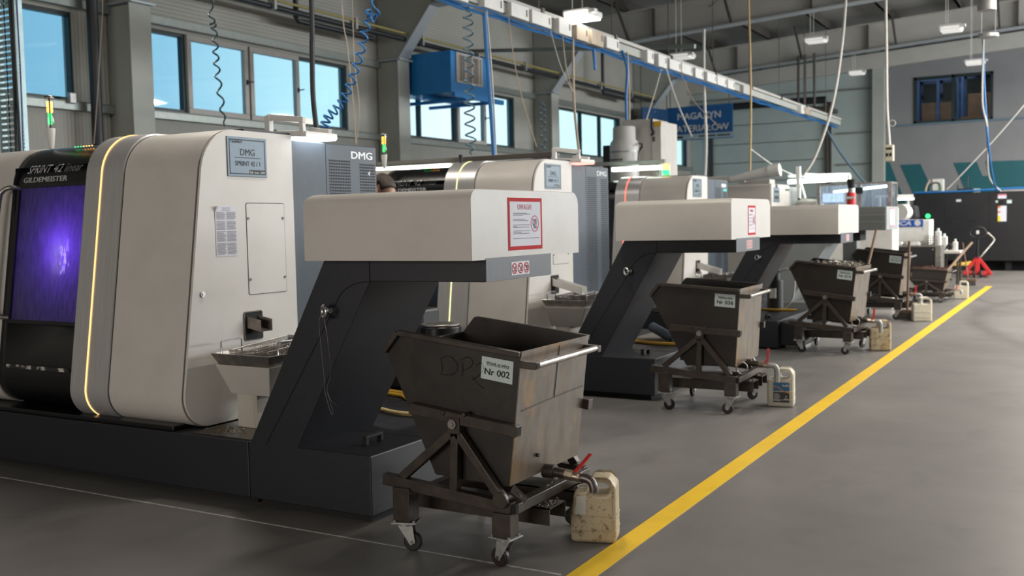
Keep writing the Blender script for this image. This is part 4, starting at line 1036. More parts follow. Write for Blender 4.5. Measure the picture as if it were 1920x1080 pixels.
# ------------------------------------------------------------------ canisters
def make_can(loc, rz, w, d, h, mat, label, style=0):
    t = thing('plastic_canister', label, 'canister', (0, 0, 0), 'plastic canisters under the cart drains', loc, rz)
    hw = w/2
    # silhouette with the hand hole, rounded and thickened
    if style == 0:   # upper left corner cut open
        out = fillet([(-hw, 0), (hw, 0), (hw, h*.88), (hw*.66, h), (-hw*.16, h), (-hw*.26, h*.82), (-hw*.80, h*.80), (-hw, h*.48)], [.02, .02, .03, .02, .02, .015, .02, .02], 4)
    else:
        out = fillet([(-hw, 0), (hw, 0), (hw, h*.90), (hw*.70, h), (-hw*.24, h), (-hw*.34, h*.77), (-hw*.92, h*.74), (-hw, h*.68)], [.02, .02, .03, .025, .02, .015, .02, .015], 4)
    hole = fillet([(-hw*.12, h*.755), (hw*.74, h*.755), (hw*.68, h*.965), (hw*.0, h*.965)], [.024, .024, .016, .016], 4)
    me = shape2d([out, hole], d/2, .018, 3)
    M4 = Matrix(((1, 0, 0, 0), (0, 0, 1, 0), (0, 1, 0, 0), (0, 0, 0, 1)))
    b = place_mesh(me, 'canister_body', mat, M4, t, smooth=50)
    rib = MB()
    for z in (h*.20, h*.42): rib.tube([(x*(hw+.0015), y*(d/2+.0015), z) for x, y in fillet([(-1, -1), (1, -1), (1, 1), (-1, 1)], .25, 4)], .0028, 5, closed=True)
    rib.build('moulded_rib', mat, b, smooth=60)
    if style == 0:   # the open, torn-off inlet
        MB().tube([(-hw*.52+.022*math.cos(a)*1.2, .0+.030*math.sin(a), h*.815) for a in [2*PI*k/16 for k in range(16)]], .003, 6, closed=True).build('cut_edge', WHITE, b)
        MB().sheet([(-hw*.78, -d/2-.0004, h*.44), (-hw*.32, -d/2-.0004, h*.44), (-hw*.30, -d/2-.0004, h*.74), (-hw*.70, -d/2-.0004, h*.72)], -.0006).build('milky_patch', M('clear_plastic', (.60, .60, .56), None, 5, .4), b)
    if style == 1:
        MB().cyl((-hw*.66, 0, h*.73), (-hw*.66, 0, h*.765), .022).build('neck', WHITE, b)
        lb = MB().box(-hw*.52, hw*.68, -d/2-.0015, -d/2-.0005, h*.13, h*.66).build('label_sheet', M('label_dark', (.022, .022, .026), None, 5, .4), b)
        y = -d/2-.002
        x0, x1, z0, z1 = -hw*.52, hw*.68, h*.13, h*.66
        MB().sheet([(x0, y, z0+.62*(z1-z0)), (x1, y, z0+.48*(z1-z0)), (x1, y, z1), (x0, y, z1)], -.0004).build('blue_field', M('label_blue', (.01, .13, .30), None, 5, .4), lb)
        q = [(x0, z0+.80*(z1-z0)), (x0+.3*(x1-x0), z0+.76*(z1-z0)), (x0+.6*(x1-x0), z0+.58*(z1-z0)), (x1, z0+.47*(z1-z0))]
        MB().tube(smoothpath([(a, y-.0006, b_) for a, b_ in q], 6), .0035, 4).build('orange_swoosh', M('label_orange', (.75, .22, .01), None, 5, .4), lb)
        text('kraft', (x1-.004, y-.0012, z0+.80*(z1-z0)), (1, 0, 0), (0, 0, 1), .026, LETTER, lb, align='RIGHT', bold=.03)
        mb = MB()
        for k in range(7): mb.box(x0+.006, x0+.006+.05*random.uniform(.7, 1), y-.001, y-.0005, z0+.012+k*.009, z0+.015+k*.009)
        for k, (u, v) in enumerate(((.80, .30), (.72, .18), (.86, .18))):
            c = (x0+u*(x1-x0), z0+v*(z1-z0)); r = .007
            mb.add([(c[0]-r, y-.001, c[1]), (c[0], y-.001, c[1]-r), (c[0]+r, y-.001, c[1]), (c[0], y-.001, c[1]+r)], [(0, 1, 2, 3)])
        mb.build('label_print', LETTER, lb)
    elif style == 2:
        MB().cyl((-hw*.6, 0, h*.73), (-hw*.6, 0, h*.79), .024).build('neck', mat, b)
    return t
make_can((-2.030, 4.262, 0), .30, .215, .150, .305, CAN, 'grimy plastic canister with a cut-open top, standing under the drain of cart 002', 0)
make_can((-2.150, 7.985, 0), .16, .205, .150, .300, CANW, 'white plastic canister with a blue, black and orange label beside cart 036', 1)
make_can((-2.06, 11.75, 0), .25, .22, .18, .33, CAN, 'yellowed plastic canister under the drain of cart 014', 2)
make_can((-2.10, 15.15, 0), .3, .25, .18, .335, CANW, 'pale plastic canister under the drain of cart 015', 2)
make_can((-2.03, 19.35, 0), .1, .24, .18, .31, CANW, 'pale plastic canister beside the low cart, touching the yellow line', 2)

# ------------------------------------------------------------------ operator between the first two machines
SKIN = M('skin', (.52, .30, .21), (.46, .26, .18), 8, .5); HAIR = M('short_hair', (.035, .022, .015), (.06, .035, .022), 60, .6, bump=.4, bscale=300)
SHIRT = M('navy_shirt', (.012, .016, .032), None, 10, .8); TROUS = M('lavender_grey_trousers', (.24, .23, .36), (.20, .19, .31), 8, .8); SHOE = M('black_shoe', (.012, .012, .012), None, 10, .5)
def skin_mesh(V, E, root=0, sub=2):
    me = bpy.data.meshes.new('tmp'); me.from_pydata([v[:3] for v in V], E, [])
    ob = bpy.data.objects.new('tmp', me); C.objects.link(ob)
    sk = ob.modifiers.new('s', 'SKIN'); ob.modifiers.new('u', 'SUBSURF').levels = sub
    for v, r in zip(me.skin_vertices[0].data, V): v.radius = (r[3], r[4] if len(r) > 4 else r[3])
    me.skin_vertices[0].data[root].use_root = True
    dg = bpy.context.evaluated_depsgraph_get(); out = bpy.data.meshes.new_from_object(ob.evaluated_get(dg)); bpy.data.objects.remove(ob)
    return out
hc = ony(728, 347, 6.2)
pz = hc.z-1.655
pt = thing('person', 'person with short dark hair, looking down between the first two machines', 'person', (0, 0, 0), None, (hc.x-.02, hc.y, 0), PI-.25)
V = [(0, 0, .99, .15, .12), (0, 0, 1.13, .135, .105), (0, 0, 1.33, .165, .115), (0, 0, 1.49, .10, .09), (.015, 0, 1.57, .058), (.03, 0, 1.64, .055)]
E_ = [(0, 1), (1, 2), (2, 3), (3, 4), (4, 5)]
for s in (-1, 1):
    k = len(V)
    V += [(0, s*.185, 1.46, .070), (.02, s*.26, 1.21, .048), (.25, s*.20, 1.10, .034), (.30, s*.19, 1.09, .032)]
    E_ += [(3, k), (k, k+1), (k+1, k+2), (k+2, k+3)]
    k = len(V)
    V += [(0, s*.10, .90, .105), (.02, s*.11, .50, .066), (-.01, s*.115, .10, .045), (.02, s*.115, .045, .045), (.16, s*.125, .035, .038)]
    E_ += [(0, k), (k, k+1), (k+1, k+2), (k+2, k+3), (k+3, k+4)]
me = skin_mesh(V, E_)
bmb = bmesh.new(); bmb.from_mesh(me)
def add_mesh(m2):
    bmb.from_mesh(m2)
for s in (-1, 1):     # palms and five fingers each, lightly curled
    h = Vector((.31, s*.19, 1.09))
    add_mesh(skin_mesh([(h.x, h.y, h.z, .026, .018), (h.x+.075, h.y, h.z-.01, .036, .014)], [(0, 1)], 0, 2))
    for j, ln in enumerate((.070, .080, .075, .058)):
        y = h.y+(-.030+.020*j)*-s
        add_mesh(skin_mesh([(h.x+.07, y, h.z-.008, .009), (h.x+.07+ln*.5, y, h.z-.018, .0085), (h.x+.07+ln*.9, y, h.z-.045, .0075)], [(0, 1), (1, 2)], 0, 1))
    add_mesh(skin_mesh([(h.x+.02, h.y-s*.024, h.z, .011), (h.x+.055, h.y-s*.052, h.z-.008, .010), (h.x+.085, h.y-s*.055, h.z-.022, .0085)], [(0, 1), (1, 2)], 0, 1))
# head: skull, face, nose, ears, tipped forward
def headpt(v):
    a = .38; c, s = math.cos(a), math.sin(a); o = Vector((.03, 0, 1.655))
    return o+Vector((c*v[0]+s*v[2], v[1], -s*v[0]+c*v[2]))
hm = bpy.data.meshes.new('tmp'); b2 = bmesh.new(); bmesh.ops.create_uvsphere(b2, u_segments=32, v_segments=20, radius=1)
for v in b2.verts:
    x, y, z = v.co
    w = .076*(1-.16*max(0, -z)); f = .098 if x > 0 else .092
    xx = x*f*(1-.10*max(0, -z)); zz = z*.118
    if x > .55 and abs(y) < .28 and -.35 < z < .15: xx += .022*(1-abs(y)/.28)*(1-abs(z+.15)/.30)   # nose
    if x > .7 and .1 < abs(y) < .5 and .05 < z < .3: xx -= .006                                      # eye sockets
    if x > .7 and abs(y) < .32 and -.58 < z < -.48: xx -= .005                                      # mouth
    v.co = headpt((xx, y*w, zz-.012*max(0, -z)*(x > 0)))
for s in (-1, 1):
    r_ = bmesh.ops.create_uvsphere(b2, u_segments=10, v_segments=8, radius=1)
    for v in r_['verts']: v.co = headpt((v.co.x*.018-.008, s*.078+v.co.y*.009, v.co.z*.032-.005))
    r_ = bmesh.ops.create_uvsphere(b2, u_segments=8, v_segments=6, radius=.011)
    for v in r_['verts']: v.co = headpt(v.co+Vector((.083, s*.030, .016)))
b2.to_mesh(hm); b2.free(); add_mesh(hm)
bmb.to_mesh(me); bmb.free()
for m_ in (SKIN, SHIRT, TROUS, SHOE): me.materials.append(m_)
for p in me.polygons:
    z = p.center.z; x = p.center.x; y = abs(p.center.y)
    p.material_index = 3 if z < .105 else 2 if z < 1.0 else 1 if z < 1.535 else 0
    if z > 1.0 and x > .10 and z < 1.2: p.material_index = 0
    p.use_smooth = True
bo = bpy.data.objects.new('body', me); C.objects.link(bo); bo.parent = pt
hb = bmesh.new(); bmesh.ops.create_uvsphere(hb, u_segments=32, v_segments=20, radius=1)
kill = [v for v in hb.verts if (v.co.z < .38 and v.co.x > .10) or v.co.z < -.25 or (v.co.x > .35 and v.co.z < .66) or (v.co.z < .22 and v.co.x > -.45)]
bmesh.ops.delete(hb, geom=kill, context='VERTS')
for v in hb.verts: v.co = headpt((v.co.x*.104, v.co.y*.085, v.co.z*.126))
hme = bpy.data.meshes.new('hair'); hb.to_mesh(hme); hb.free(); hme.materials.append(HAIR)
for p in hme.polygons: p.use_smooth = True
ho = bpy.data.objects.new('hair', hme); C.objects.link(ho); ho.parent = pt
md = ho.modifiers.new('t', 'SOLIDIFY'); md.thickness = .01; md.offset = -1
pt.scale = (1, 1, 1); 
k = (hc.z)/1.69; pt.scale = (k, k, k)

# ------------------------------------------------------------------ things on and between the machines
# signal towers on the first two machines
def tower(base, label, big):
    x, y, z = base
    t = thing('signal_tower', label, 'signal light', base, 'signal towers on the machines')
    MB().lathe([(.014, 0), (.018, .02), (.028, .105), (.030, .125), (.030, .135)], base, 20).build('tower_foot', WHITE, t, smooth=50)
    MB().lathe([(.030, .135), (.031, .14), (.031, .325), (.024, .343)], base, 20).build('clear_tube', MG('tower_tube_glass', (.93, .95, .95)), t, smooth=50)
    MB().lathe([(.032, .332), (.032, .340), (.020, .350)], base, 20).build('tower_cap', STEEL, t, smooth=50)
    MB().cyl((x, y, z+.135), (x, y, z+.335), .006, n=8).build('core_rod', PIPEM, t)
    g = MB(); a = MB()
    for k in range(7):
        for q in range(6):
            c = Vector((x+.011*math.cos(q*PI/3), y+.011*math.sin(q*PI/3), z+.165+k*.011))
            g.box(c.x-.002, c.x+.002, c.y-.002, c.y+.002, c.z-.0025, c.z+.0025)
            c.z += .078; d = 1.5; c.x = x+(c.x-x)*d; c.y = y+(c.y-y)*d
            a.box(c.x-.002, c.x+.002, c.y-.002, c.y+.002, c.z-.0025, c.z+.0025)
    g.build('green_leds', GREENLED, t)['label'] = 'green diodes'; a.build('amber_leds', AMBERLED, t)['label'] = 'amber diodes'
tower((-6.02, 4.35, 2.052), 'glowing amber and green signal tower on the machine nearest the camera', True)
tower((-6.10, 8.10, 2.06), 'signal tower on the second machine, above the head of the person', False)
# work lamps on the machine tops
def work_lamp(off, label, col, pw):
    t = thing('work_lamp', label, 'lamp', (-4.55, 5.0, 2.06), 'work lamps on the machine tops', off)
    fr = MB().box(-4.62, -4.58, 4.88, 4.92, 2.09, 2.21).bar((-4.60, 4.90, 2.20), (-4.60, 5.30, 2.20), .04).bar((-4.60, 4.90, 2.20), (-4.34, 4.94, 2.17), .035).bar((-4.36, 4.94, 2.17), (-4.36, 4.95, 2.08), .03).bar((-4.60, 5.30, 2.15), (-4.40, 5.26, 2.12), .03)
    fr.build('lamp_bracket', WHITE, t, bevel=.003)
    MB().prism(fillet([(-4.58, 2.078), (-4.33, 2.062), (-4.33, 2.10), (-4.58, 2.12)], .008), 'y', 4.94, 5.25).build('lamp_housing', WHITE, t, bevel=.006)
    MB().box(-4.565, -4.335, 4.95, 5.24, 2.056, 2.064).box(-4.332, -4.328, 4.95, 5.24, 2.064, 2.078).build('lamp_diffuser', ME('work_lamp_glow', col, pw), t)
work_lamp((0, 0, .006), 'white LED work lamp glowing on top of the nearest machine', (.92, .97, 1.0), 6)
work_lamp((0, 3.96, .006), 'work lamp with a red glow on top of the second machine', (1.0, .35, .3), 1.2)
# strip lights on rails above the doors
def strip_light(x0, x1, y, z, rail, label, zb=2.07):
    t = thing('strip_light', label, 'strip light', (x0, y, z), 'strip lights over the machines')
    MB().cyl((x0, y, z), (x1, y, z), .022, n=14).build('glow_tube', TUBE, t, smooth=50)
    MB().box(x0-.03, x1+.03, y+.025, y+.06, z-.03, z+.03).build('lamp_back', WHITE, t)
    r0, r1, rz, rm = rail
    MB().bar((r0, y+.09, rz), (r1, y+.09, rz), .05, .05).build('rail', rm, t, bevel=.004)
    for x in (r0+.1, r1-.1): MB().box(x-.02, x+.02, y+.07, y+.11, zb, rz).build('rail_post', rm, t)
DKR = M('brown_rail', (.10, .085, .075), None, 8, .45, metal=.3)
strip_light(-6.95, -5.88, 8.9, 2.105, (-7.0, -4.62, 2.17, DKR), 'glowing strip light above the dark door of the second machine')
strip_light(-5.62, -4.92, 12.5, 2.182, (-6.8, -4.9, 2.265, GIRT), 'glowing strip light over the third machine, below the white filter drum')
tt = thing('signal_lamp', 'small amber and green signal lamp at the end of a strip light', 'signal light', (-4.87, 12.5, 2.1))
MB().box(-4.90, -4.83, 12.45, 12.52, 2.15, 2.21).build('amber_lens', AMBERLED, tt); MB().box(-4.89, -4.83, 12.45, 12.52, 2.09, 2.148).build('green_lens', GREENLED, tt)
MB().box(-4.90, -4.82, 12.53, 12.56, 2.06, 2.23).build('lamp_base', WHITE, tt)
# black knob post by the second strip light
tag(MB().cyl((-5.33, 8.3, 2.04), (-5.33, 8.3, 2.13), .012).cyl((-5.33, 8.3, 2.13), (-5.33, 8.3, 2.165), .022).build('knob_post', CABLEB, smooth=40), 'short black knob post at the end of the strip light on the second machine', 'post')
# coolant filter pot and hoses on the first base
fp_ = thing('filter_pot', 'round black filter pot with a perforated grey lid behind the nearest conveyor', 'filter', (-3.72, 5.50, .356))
MB().cyl((-3.72, 5.50, .356), (-3.72, 5.50, .835), .135, n=36).build('pot', GLOSSBLACK, fp_, smooth=40, bevel=.01)
lid = MB().cyl((-3.72, 5.50, .835), (-3.72, 5.50, .85), .130, n=36).build('lid', STEEL, fp_, smooth=40, bevel=.006)
hl = MB()
for a in range(-8, 9):
    for b in range(-8, 9):
        if a*a+b*b < 60: hl.cyl((-3.72+a*.013, 5.50+b*.013, .8502), (-3.72+a*.013, 5.50+b*.013, .8506), .0035, n=6)
hl.build('lid_holes', INK, lid)
mb = MB()
for k in range(9): mb.cyl((-3.72+.1352*math.cos(-1.12+.05*k), 5.50+.1352*math.sin(-1.12+.05*k), .762), (-3.72+.1352*math.cos(-1.12+.05*k), 5.50+.1352*math.sin(-1.12+.05*k), .778), .0022, n=6)
mb.build('pale_print', LETTER, fp_)
pb = thing('pump_unit', 'black pump unit between the nearest conveyor and the second machine', 'pump', (-4.1, 5.75, .356))
MB().box(-4.32, -3.98, 5.66, 5.88, .356, .92).build('pump_body', BLACK, pb, bevel=.02)
MB().cyl((-4.12, 5.72, .92), (-4.12, 5.72, 1.02), .07).build('pump_cap', CABLEB, pb, smooth=40)
MB().box(-4.22, -4.06, 5.655, 5.66, .955, .975).box(-4.22, -4.06, 5.655, 5.76, .92, .955).build('pump_plate', STEEL, pb)
tag(MB().tube(smoothpath([(-3.98, 5.02, .372), (-3.80, 4.93, .374), (-3.60, 4.86, .374), (-3.42, 4.90, .374), (-3.30, 5.05, .374), (-3.22, 5.25, .372)], 8), .014, 8).build('air_hose', M('pale_yellow_hose', (.62, .47, .20), None, 8, .45), smooth=60), 'pale yellow hose curving over the dark base box of the nearest conveyor', 'hose')
hb_ = MB()
for q in range(3): hb_.tube(smoothpath([(-4.38, 5.48+q*.025, .370+.008*(q == 1)), (-4.0, 5.40+q*.03, .372+.01*(q == 1)), (-3.85, 5.30+q*.03, .372), (-3.60, 5.25+q*.02, .372), (-3.45, 5.40+q*.03, .372)], 8), .012, 8)
tag(hb_.build('air_hose', YELLOWHOSE, smooth=60), 'bundle of yellow hoses lying farther back on the base box of the nearest conveyor', 'hose')
# hoses and pump on the second and third base
for j, (dx, dy) in enumerate(((-.03, 3.815), (0, 7.44))):
    tag(MB().tube(smoothpath([(-3.95+dx, 4.95+dy, .385), (-3.6+dx, 4.86+dy, .372), (-3.35+dx, 4.80+dy, .372), (-3.12+dx, 4.86+dy, .372)], 8), .016, 8).build('air_hose', YELLOWHOSE, smooth=60),
        'yellow hose lying on the base of the %s conveyor' % ('second' if j == 0 else 'third'), 'hose')
pz_ = thing('coolant_pump', 'black coolant pump with a white label beside the third conveyor', 'pump', (-3.45, 12.55, .33))
MB().cyl((-3.45, 12.55, .33), (-3.45, 12.55, .72), .10).cyl((-3.45, 12.55, .72), (-3.45, 12.55, .86), .06).build('pump_body', BLACK, pz_, smooth=40, bevel=.008)
MB().box(-3.49, -3.41, 12.435, 12.445, .50, .62).build('pump_label', WHITE, pz_)
MB().tube(smoothpath([(-3.42, 12.55, .80), (-3.30, 12.52, .86), (-3.20, 12.5, .78), (-3.22, 12.5, .5), (-3.34, 12.5, .36)], 6), .012, 8).build('pump_hose', CABLEW, pz_, smooth=50)
pq = thing('coolant_pump', 'grey cylinder pump lying on the base of the second conveyor', 'pump', (-3.5, 8.9, .35))
MB().cyl((-3.60, 8.85, .50), (-3.36, 8.75, .41), .045).cyl((-3.36, 8.75, .41), (-3.33, 8.74, .40), .03).build('pump_body', SLATE, pq, smooth=40, bevel=.006)
MB().box(-3.75, -3.30, 8.78, 9.2, .352, .40).build('pump_plate', STEEL, pq, bevel=.01)
MB().cyl((-3.45, 9.05, .40), (-3.45, 9.05, .62), .06).build('pump_motor', BLACK, pq, smooth=40)

# ------------------------------------------------------------------ overhead: wall pipes, busbar, heater, cables
wp = thing('wall_pipe', 'long black pipe running along the left wall above the windows', 'pipe', (-11.15, 10, 4.93))
MB().cyl((-11.15, YB, 4.93), (-11.15, 28.0, 4.93), .045, n=12).build('pipe_run', CABLEB, wp, smooth=50)
MB().cyl((-11.10, YB, 5.04), (-11.10, 28.0, 5.02), .022, n=10).build('yellow_gas_line', M('faded_yellow_pipe', (.30, .25, .08), None, 8, .5), wp, smooth=50)
for y0 in (12.75, 24.6):
    MB().tube([(-11.3, y0, 5.9), (-11.3, y0, 4.90), (-11.3, y0+.05, 4.85), (-11.3, y0+2.0, 4.85)], .045, 10).build('pipe_branch', CABLEB, wp, smooth=50)
for k in range(12): MB().box(-11.2, -11.06, 4+2*k, 4.05+2*k, 4.88, 5.07).build('pipe_clip', GALV, wp)
# steel beam offset below the pipe: horizontal strut to the wall
tag(MB().bar((-10.9, 17.4, 4.94), (-6.05, 17.0, 4.0+.48), .07).build('strut', GIRT), 'pale steel strut reaching from the left wall to the overhead busbar', 'strut')
bb = thing('busbar_trunking', 'long overhead busbar trunking with white tap boxes above the machine row', 'busbar', (-6, 9, 4.0))
BX = -6.0
MB().box(BX-.05, BX+.05, 3, 28.2, 4.06, 4.11).build('carrier_rail', RAFTER, bb)
MB().box(BX-.03, BX+.03, 3, 28.2, 3.93, 4.05).build('trunking', FRAMEW, bb, bevel=.005)
rnd = random.Random(4); y = 8.0
TAPS = [(8.3, .32, 0), (9.05, .32, 0), (9.75, .42, 0), (10.35, .42, 0), (10.85, .50, 0), (11.5, .35, 0), (12.0, .35, 1), (12.45, .38, 1), (13.0, .42, 0), (14.4, .25, 0), (14.85, .35, 0), (15.4, .5, 0), (15.95, .5, 0), (16.6, .4, 0), (17.2, .5, 0), (17.75, .5, 0), (18.35, .4, 0), (19.3, .55, 2), (23.6, .3, 0), (24.1, .5, 1)]
for y, w, c in TAPS:
    big = .03 if w < .4 else 0
    tb = MB().box(BX-.09, BX+.10+big, y, y+w, 3.895-big, 4.055).build('tap_box', (WHITE, CABLEBR, RAFTER)[c], bb, bevel=.006)
    MB().box(BX+.10+big, BX+.104+big, y+w-.07, y+w-.045, 3.94, 4.02).build('box_latch', PIPEM, tb)
hr = MB()
for k in range(9):
    y = 9.0+2.2*k; hr.cyl((BX, y, 4.1), (BX, y, zraf(BX)+.72), .008, n=6); hr.box(BX-.07, BX+.07, y-.03, y+.03, 4.05, 4.13)
hr.build('hanger_rod', PIPEM, bb)
al = MB()
for q, (dz, dx) in enumerate(((0, 0), (-.028, .02), (.02, .03))):
    al.tube([(BX+.03+dx, 3+.42*k, 3.85+dz+.012*math.sin(k*1.9+q)) for k in range(60)], .0115, 6)
tag(al.build('air_line', BLUEH, smooth=60), 'bundle of blue air lines strapped under the overhead busbar', 'air line')
def cable(name, pts, r, mat, label, cat='cable', n=8, smooth_n=8):
    return tag(MB().tube(smoothpath(pts, smooth_n), r, n).build(name, mat, smooth=60), label, cat)
def coil(name, pts, R, r, turns, mat, label):
    path = smoothpath(pts, 10); L = len(path)-1; out = []; N = turns*12
    for k in range(N+1):
        f = k/N*L; i0 = min(int(f), L-1); p = path[i0].lerp(path[i0+1], f-i0); d = (path[i0+1]-path[i0]).normalized()
        a = d.cross(Vector((0, 1, .2))).normalized(); b = a.cross(d); t = 2*PI*turns*k/N
        e = min(1, k/18, (N-k)/18)
        out.append(p+a*R*e*math.cos(t)+b*R*e*math.sin(t))
    return tag(MB().tube(out, r, 6).build(name, mat, smooth=60), label, 'hose')
DTEAL = M('dark_teal_hose', (.02, .055, .065), None, 8, .4)
def U(px, py, y): return ony(px, py, y)
def RT(px, py, y): p = ony(px, py, y); return Vector((p.x, p.y, zraf(p.x)+.72))      # where it leaves the roof
def BY(px, py): return onx(px, py, BX+.06).y      # depth at which a picture column meets the busbar
coil('coiled_hose', [RT(392, -40, 6.6), U(392, -40, 6.6), U(402, 60, 6.6), U(408, 140, 6.6), U(422, 238, 6.6)], .024, .0085, 14, DTEAL, 'dark teal coiled hose hanging above the nearest machine, in front of the windows')
coil('coiled_hose', [RT(705, -40, 6.7), U(705, -40, 6.7), U(690, 30, 6.7), U(672, 110, 6.6), U(645, 185, 6.5), U(612, 225, 6.4), U(608, 262, 6.4)], .034, .0085, 24, BLUEH, 'blue coiled hose hanging behind the white work lamp of the nearest machine')
coil('coiled_hose', [*[U(*q, BY(878, 12)) for q in ((878, 12), (878, 100), (880, 200), (884, 290))]], .055, .010, 15, M('grey_blue_hose', (.10, .17, .21), None, 8, .3), 'grey-blue coiled hose hanging in front of the blue air heater')
coil('coiled_hose', [U(1017, 190, 15), U(1018, 230, 15), U(1020, 290, 15)], .05, .010, 8, M('grey_blue_hose_far', (.10, .17, .21), None, 8, .3), 'thin coiled hose hanging by the third bay of windows')
cable('power_conduit', [RT(583, -30, 6.2), U(583, -30, 6.2), U(585, 90, 6.2), U(587, 180, 6.2), U(594, 246, 6.2)], .020, CABLEB, 'thick black conduit dropping to the nearest machine beside the blue coiled hose', 'conduit')
cable('air_drop', [U(*q, BY(908, 25)) for q in ((908, 25), (912, 90), (920, 200), (926, 294))], .024, BLUEH, 'blue vertical air drop in front of the right end of the blue heater', 'air line')
cable('air_drop_cable', [U(*q, BY(912, 20)) for q in ((912, 18), (920, 110), (926, 200), (930, 290))], .010, CABLEW, 'pale cable running down beside the blue air drop at the heater')
cable('blue_hose', [U(*q, BY(1166, 95)) for q in ((1166, 95), (1176, 130), (1174, 180), (1175, 225))], .022, BLUEH, 'blue hose dropping from the busbar to the white filter unit', 'hose')
cable('blue_strap', [U(*q, BY(1113, 92)) for q in ((1113, 92), (1115, 118), (1116, 131))], .022, BLUEH, 'short blue hose end dangling under the busbar', 'hose')
cable('beige_cable', [U(*q, BY(1074, 72)) for q in ((1074, 66), (1075, 150), (1078, 215), (1088, 308))], .018, CABLEBR, 'beige cable hanging from the busbar to the cabinet of the second machine')
cable('beige_cable', [U(*q, BY(1176, 100)) for q in ((1176, 98), (1179, 160), (1180, 225))], .016, CABLEBR, 'beige cable dropping beside the blue hose to the white filter unit')
cable('slack_cable', [U(*q, BY(1054, 60)) for q in ((1054, 60), (1062, 130), (1075, 172))], .009, CABLEBR, 'slack beige cable joining the hanging beige cable above the second machine')
cable('thin_cable', [U(*q, BY(952, 22)) for q in ((952, 20), (962, 100), (978, 180), (1006, 275))], .006, CABLEBR, 'thin cable sagging past the second column in front of the third window bay')
cable('thin_cable', [U(*q, BY(1030, 52)) for q in ((1030, 50), (1050, 120), (1068, 160), (1074, 172))], .006, CABLEW, 'thin pale cable hanging under the cream tap boxes')
cable('guy_wire', [U(*q, BY(1241, 124)) for q in ((1241, 124), (1228, 172), (1212, 224))], .012, CABLEW, 'pale wire slanting from the busbar down left to the filter unit')
cable('guy_wire', [U(*q, BY(1248, 128)) for q in ((1248, 126), (1265, 180), (1282, 222), (1297, 256))], .014, CABLEW, 'pale wire slanting across the blue hanging sign')
cable('guy_wire', [U(*q, BY(1276, 138)) for q in ((1276, 137), (1300, 188), (1330, 220), (1350, 240))], .008, CABLEBR, 'thin wire slanting from the busbar over the right half of the blue sign')
cable('ribbed_white_hose', [U(1320, 55, 17.6), U(1320, 155, 17.6), U(1324, 260, 17.6), U(1322, 330, 17.6)], .026, CABLEW, 'white ribbed hose hanging in front of the blue sign', 'hose')
cable('yellow_cable', [RT(1403, -30, 16), U(1403, -30, 16), U(1406, 80, 16), U(1408, 200, 16), U(1406, 335, 16)], .016, M('yellow_beige_cable', (.48, .33, .14), None, 8, .5), 'yellow-beige cable hanging down right of the blue sign')
cable('white_cable', [RT(1587, -30, 17), U(1587, -30, 17), U(1578, 90, 17), U(1560, 200, 17), U(1530, 290, 17), U(1505, 330, 17)], .022, CABLEW, 'white cable sweeping down to the lit frame behind the third machine')
cable('thin_cable', [U(1407, 279, 16), U(1450, 310, 17), U(1486, 327, 17.7)], .010, CABLEW, 'thin white cable sagging to the lit frame from the left')
cable('guy_wire', [U(1930, 185, 27), U(1870, 255, 27), U(1800, 330, 27), U(1775, 355, 27)], .016, CABLEW, 'pale wire slanting across the grey far wall')
cable('blue_cable', [U(1843, 66, 25), U(1846, 170, 25), U(1853, 270, 25), U(1862, 335, 27), U(1872, 361, 29.1)], .024, BLUEH, 'blue cable hanging from the ceiling to the black machine')
cable('grey_cable', [U(1844, 70, 24.9), U(1842, 190, 24.9), U(1851, 240, 24.9), U(1854, 330, 27), U(1880, 361, 29.1)], .020, CABLEW, 'grey cable hanging beside the blue cable at the far wall')
cable('thin_cable', [RT(640, -20, 8), U(640, -20, 8), U(652, 90, 8), U(664, 210, 8), U(667, 268, 8)], .006, CABLEBR, 'thin cable left of the second column, dropping behind the dark cabinet')
cable('thin_cable', [RT(660, -20, 8.3), U(660, -20, 8.3), U(665, 120, 8.3), U(674, 200, 8.3), U(668, 270, 8.3)], .005, CABLEBR, 'thinner cable close to the second column, dropping behind the dark cabinet')
cable('wall_cable', [U(170, 0, 9.2), U(172, 90, 9.2), U(180, 180, 9.2), U(176, 275, 9.2)], .012, BLUEH, 'dark blue cable running down beside the first column', 'cable')
tag(MB().cyl((-11.55, 9.05, 0.3), (-11.55, 9.05, 6.0), .075, n=14).build('down_pipe', CABLEB, smooth=50), 'black downpipe on the left wall beside the first column', 'pipe')
cable('thin_cable', [RT(192, -10, 8.9), U(192, -10, 8.9), U(188, 90, 8.9), U(182, 190, 8.9), U(176, 270, 8.9)], .006, CABLEBR, 'thin cable hanging in front of the first column')
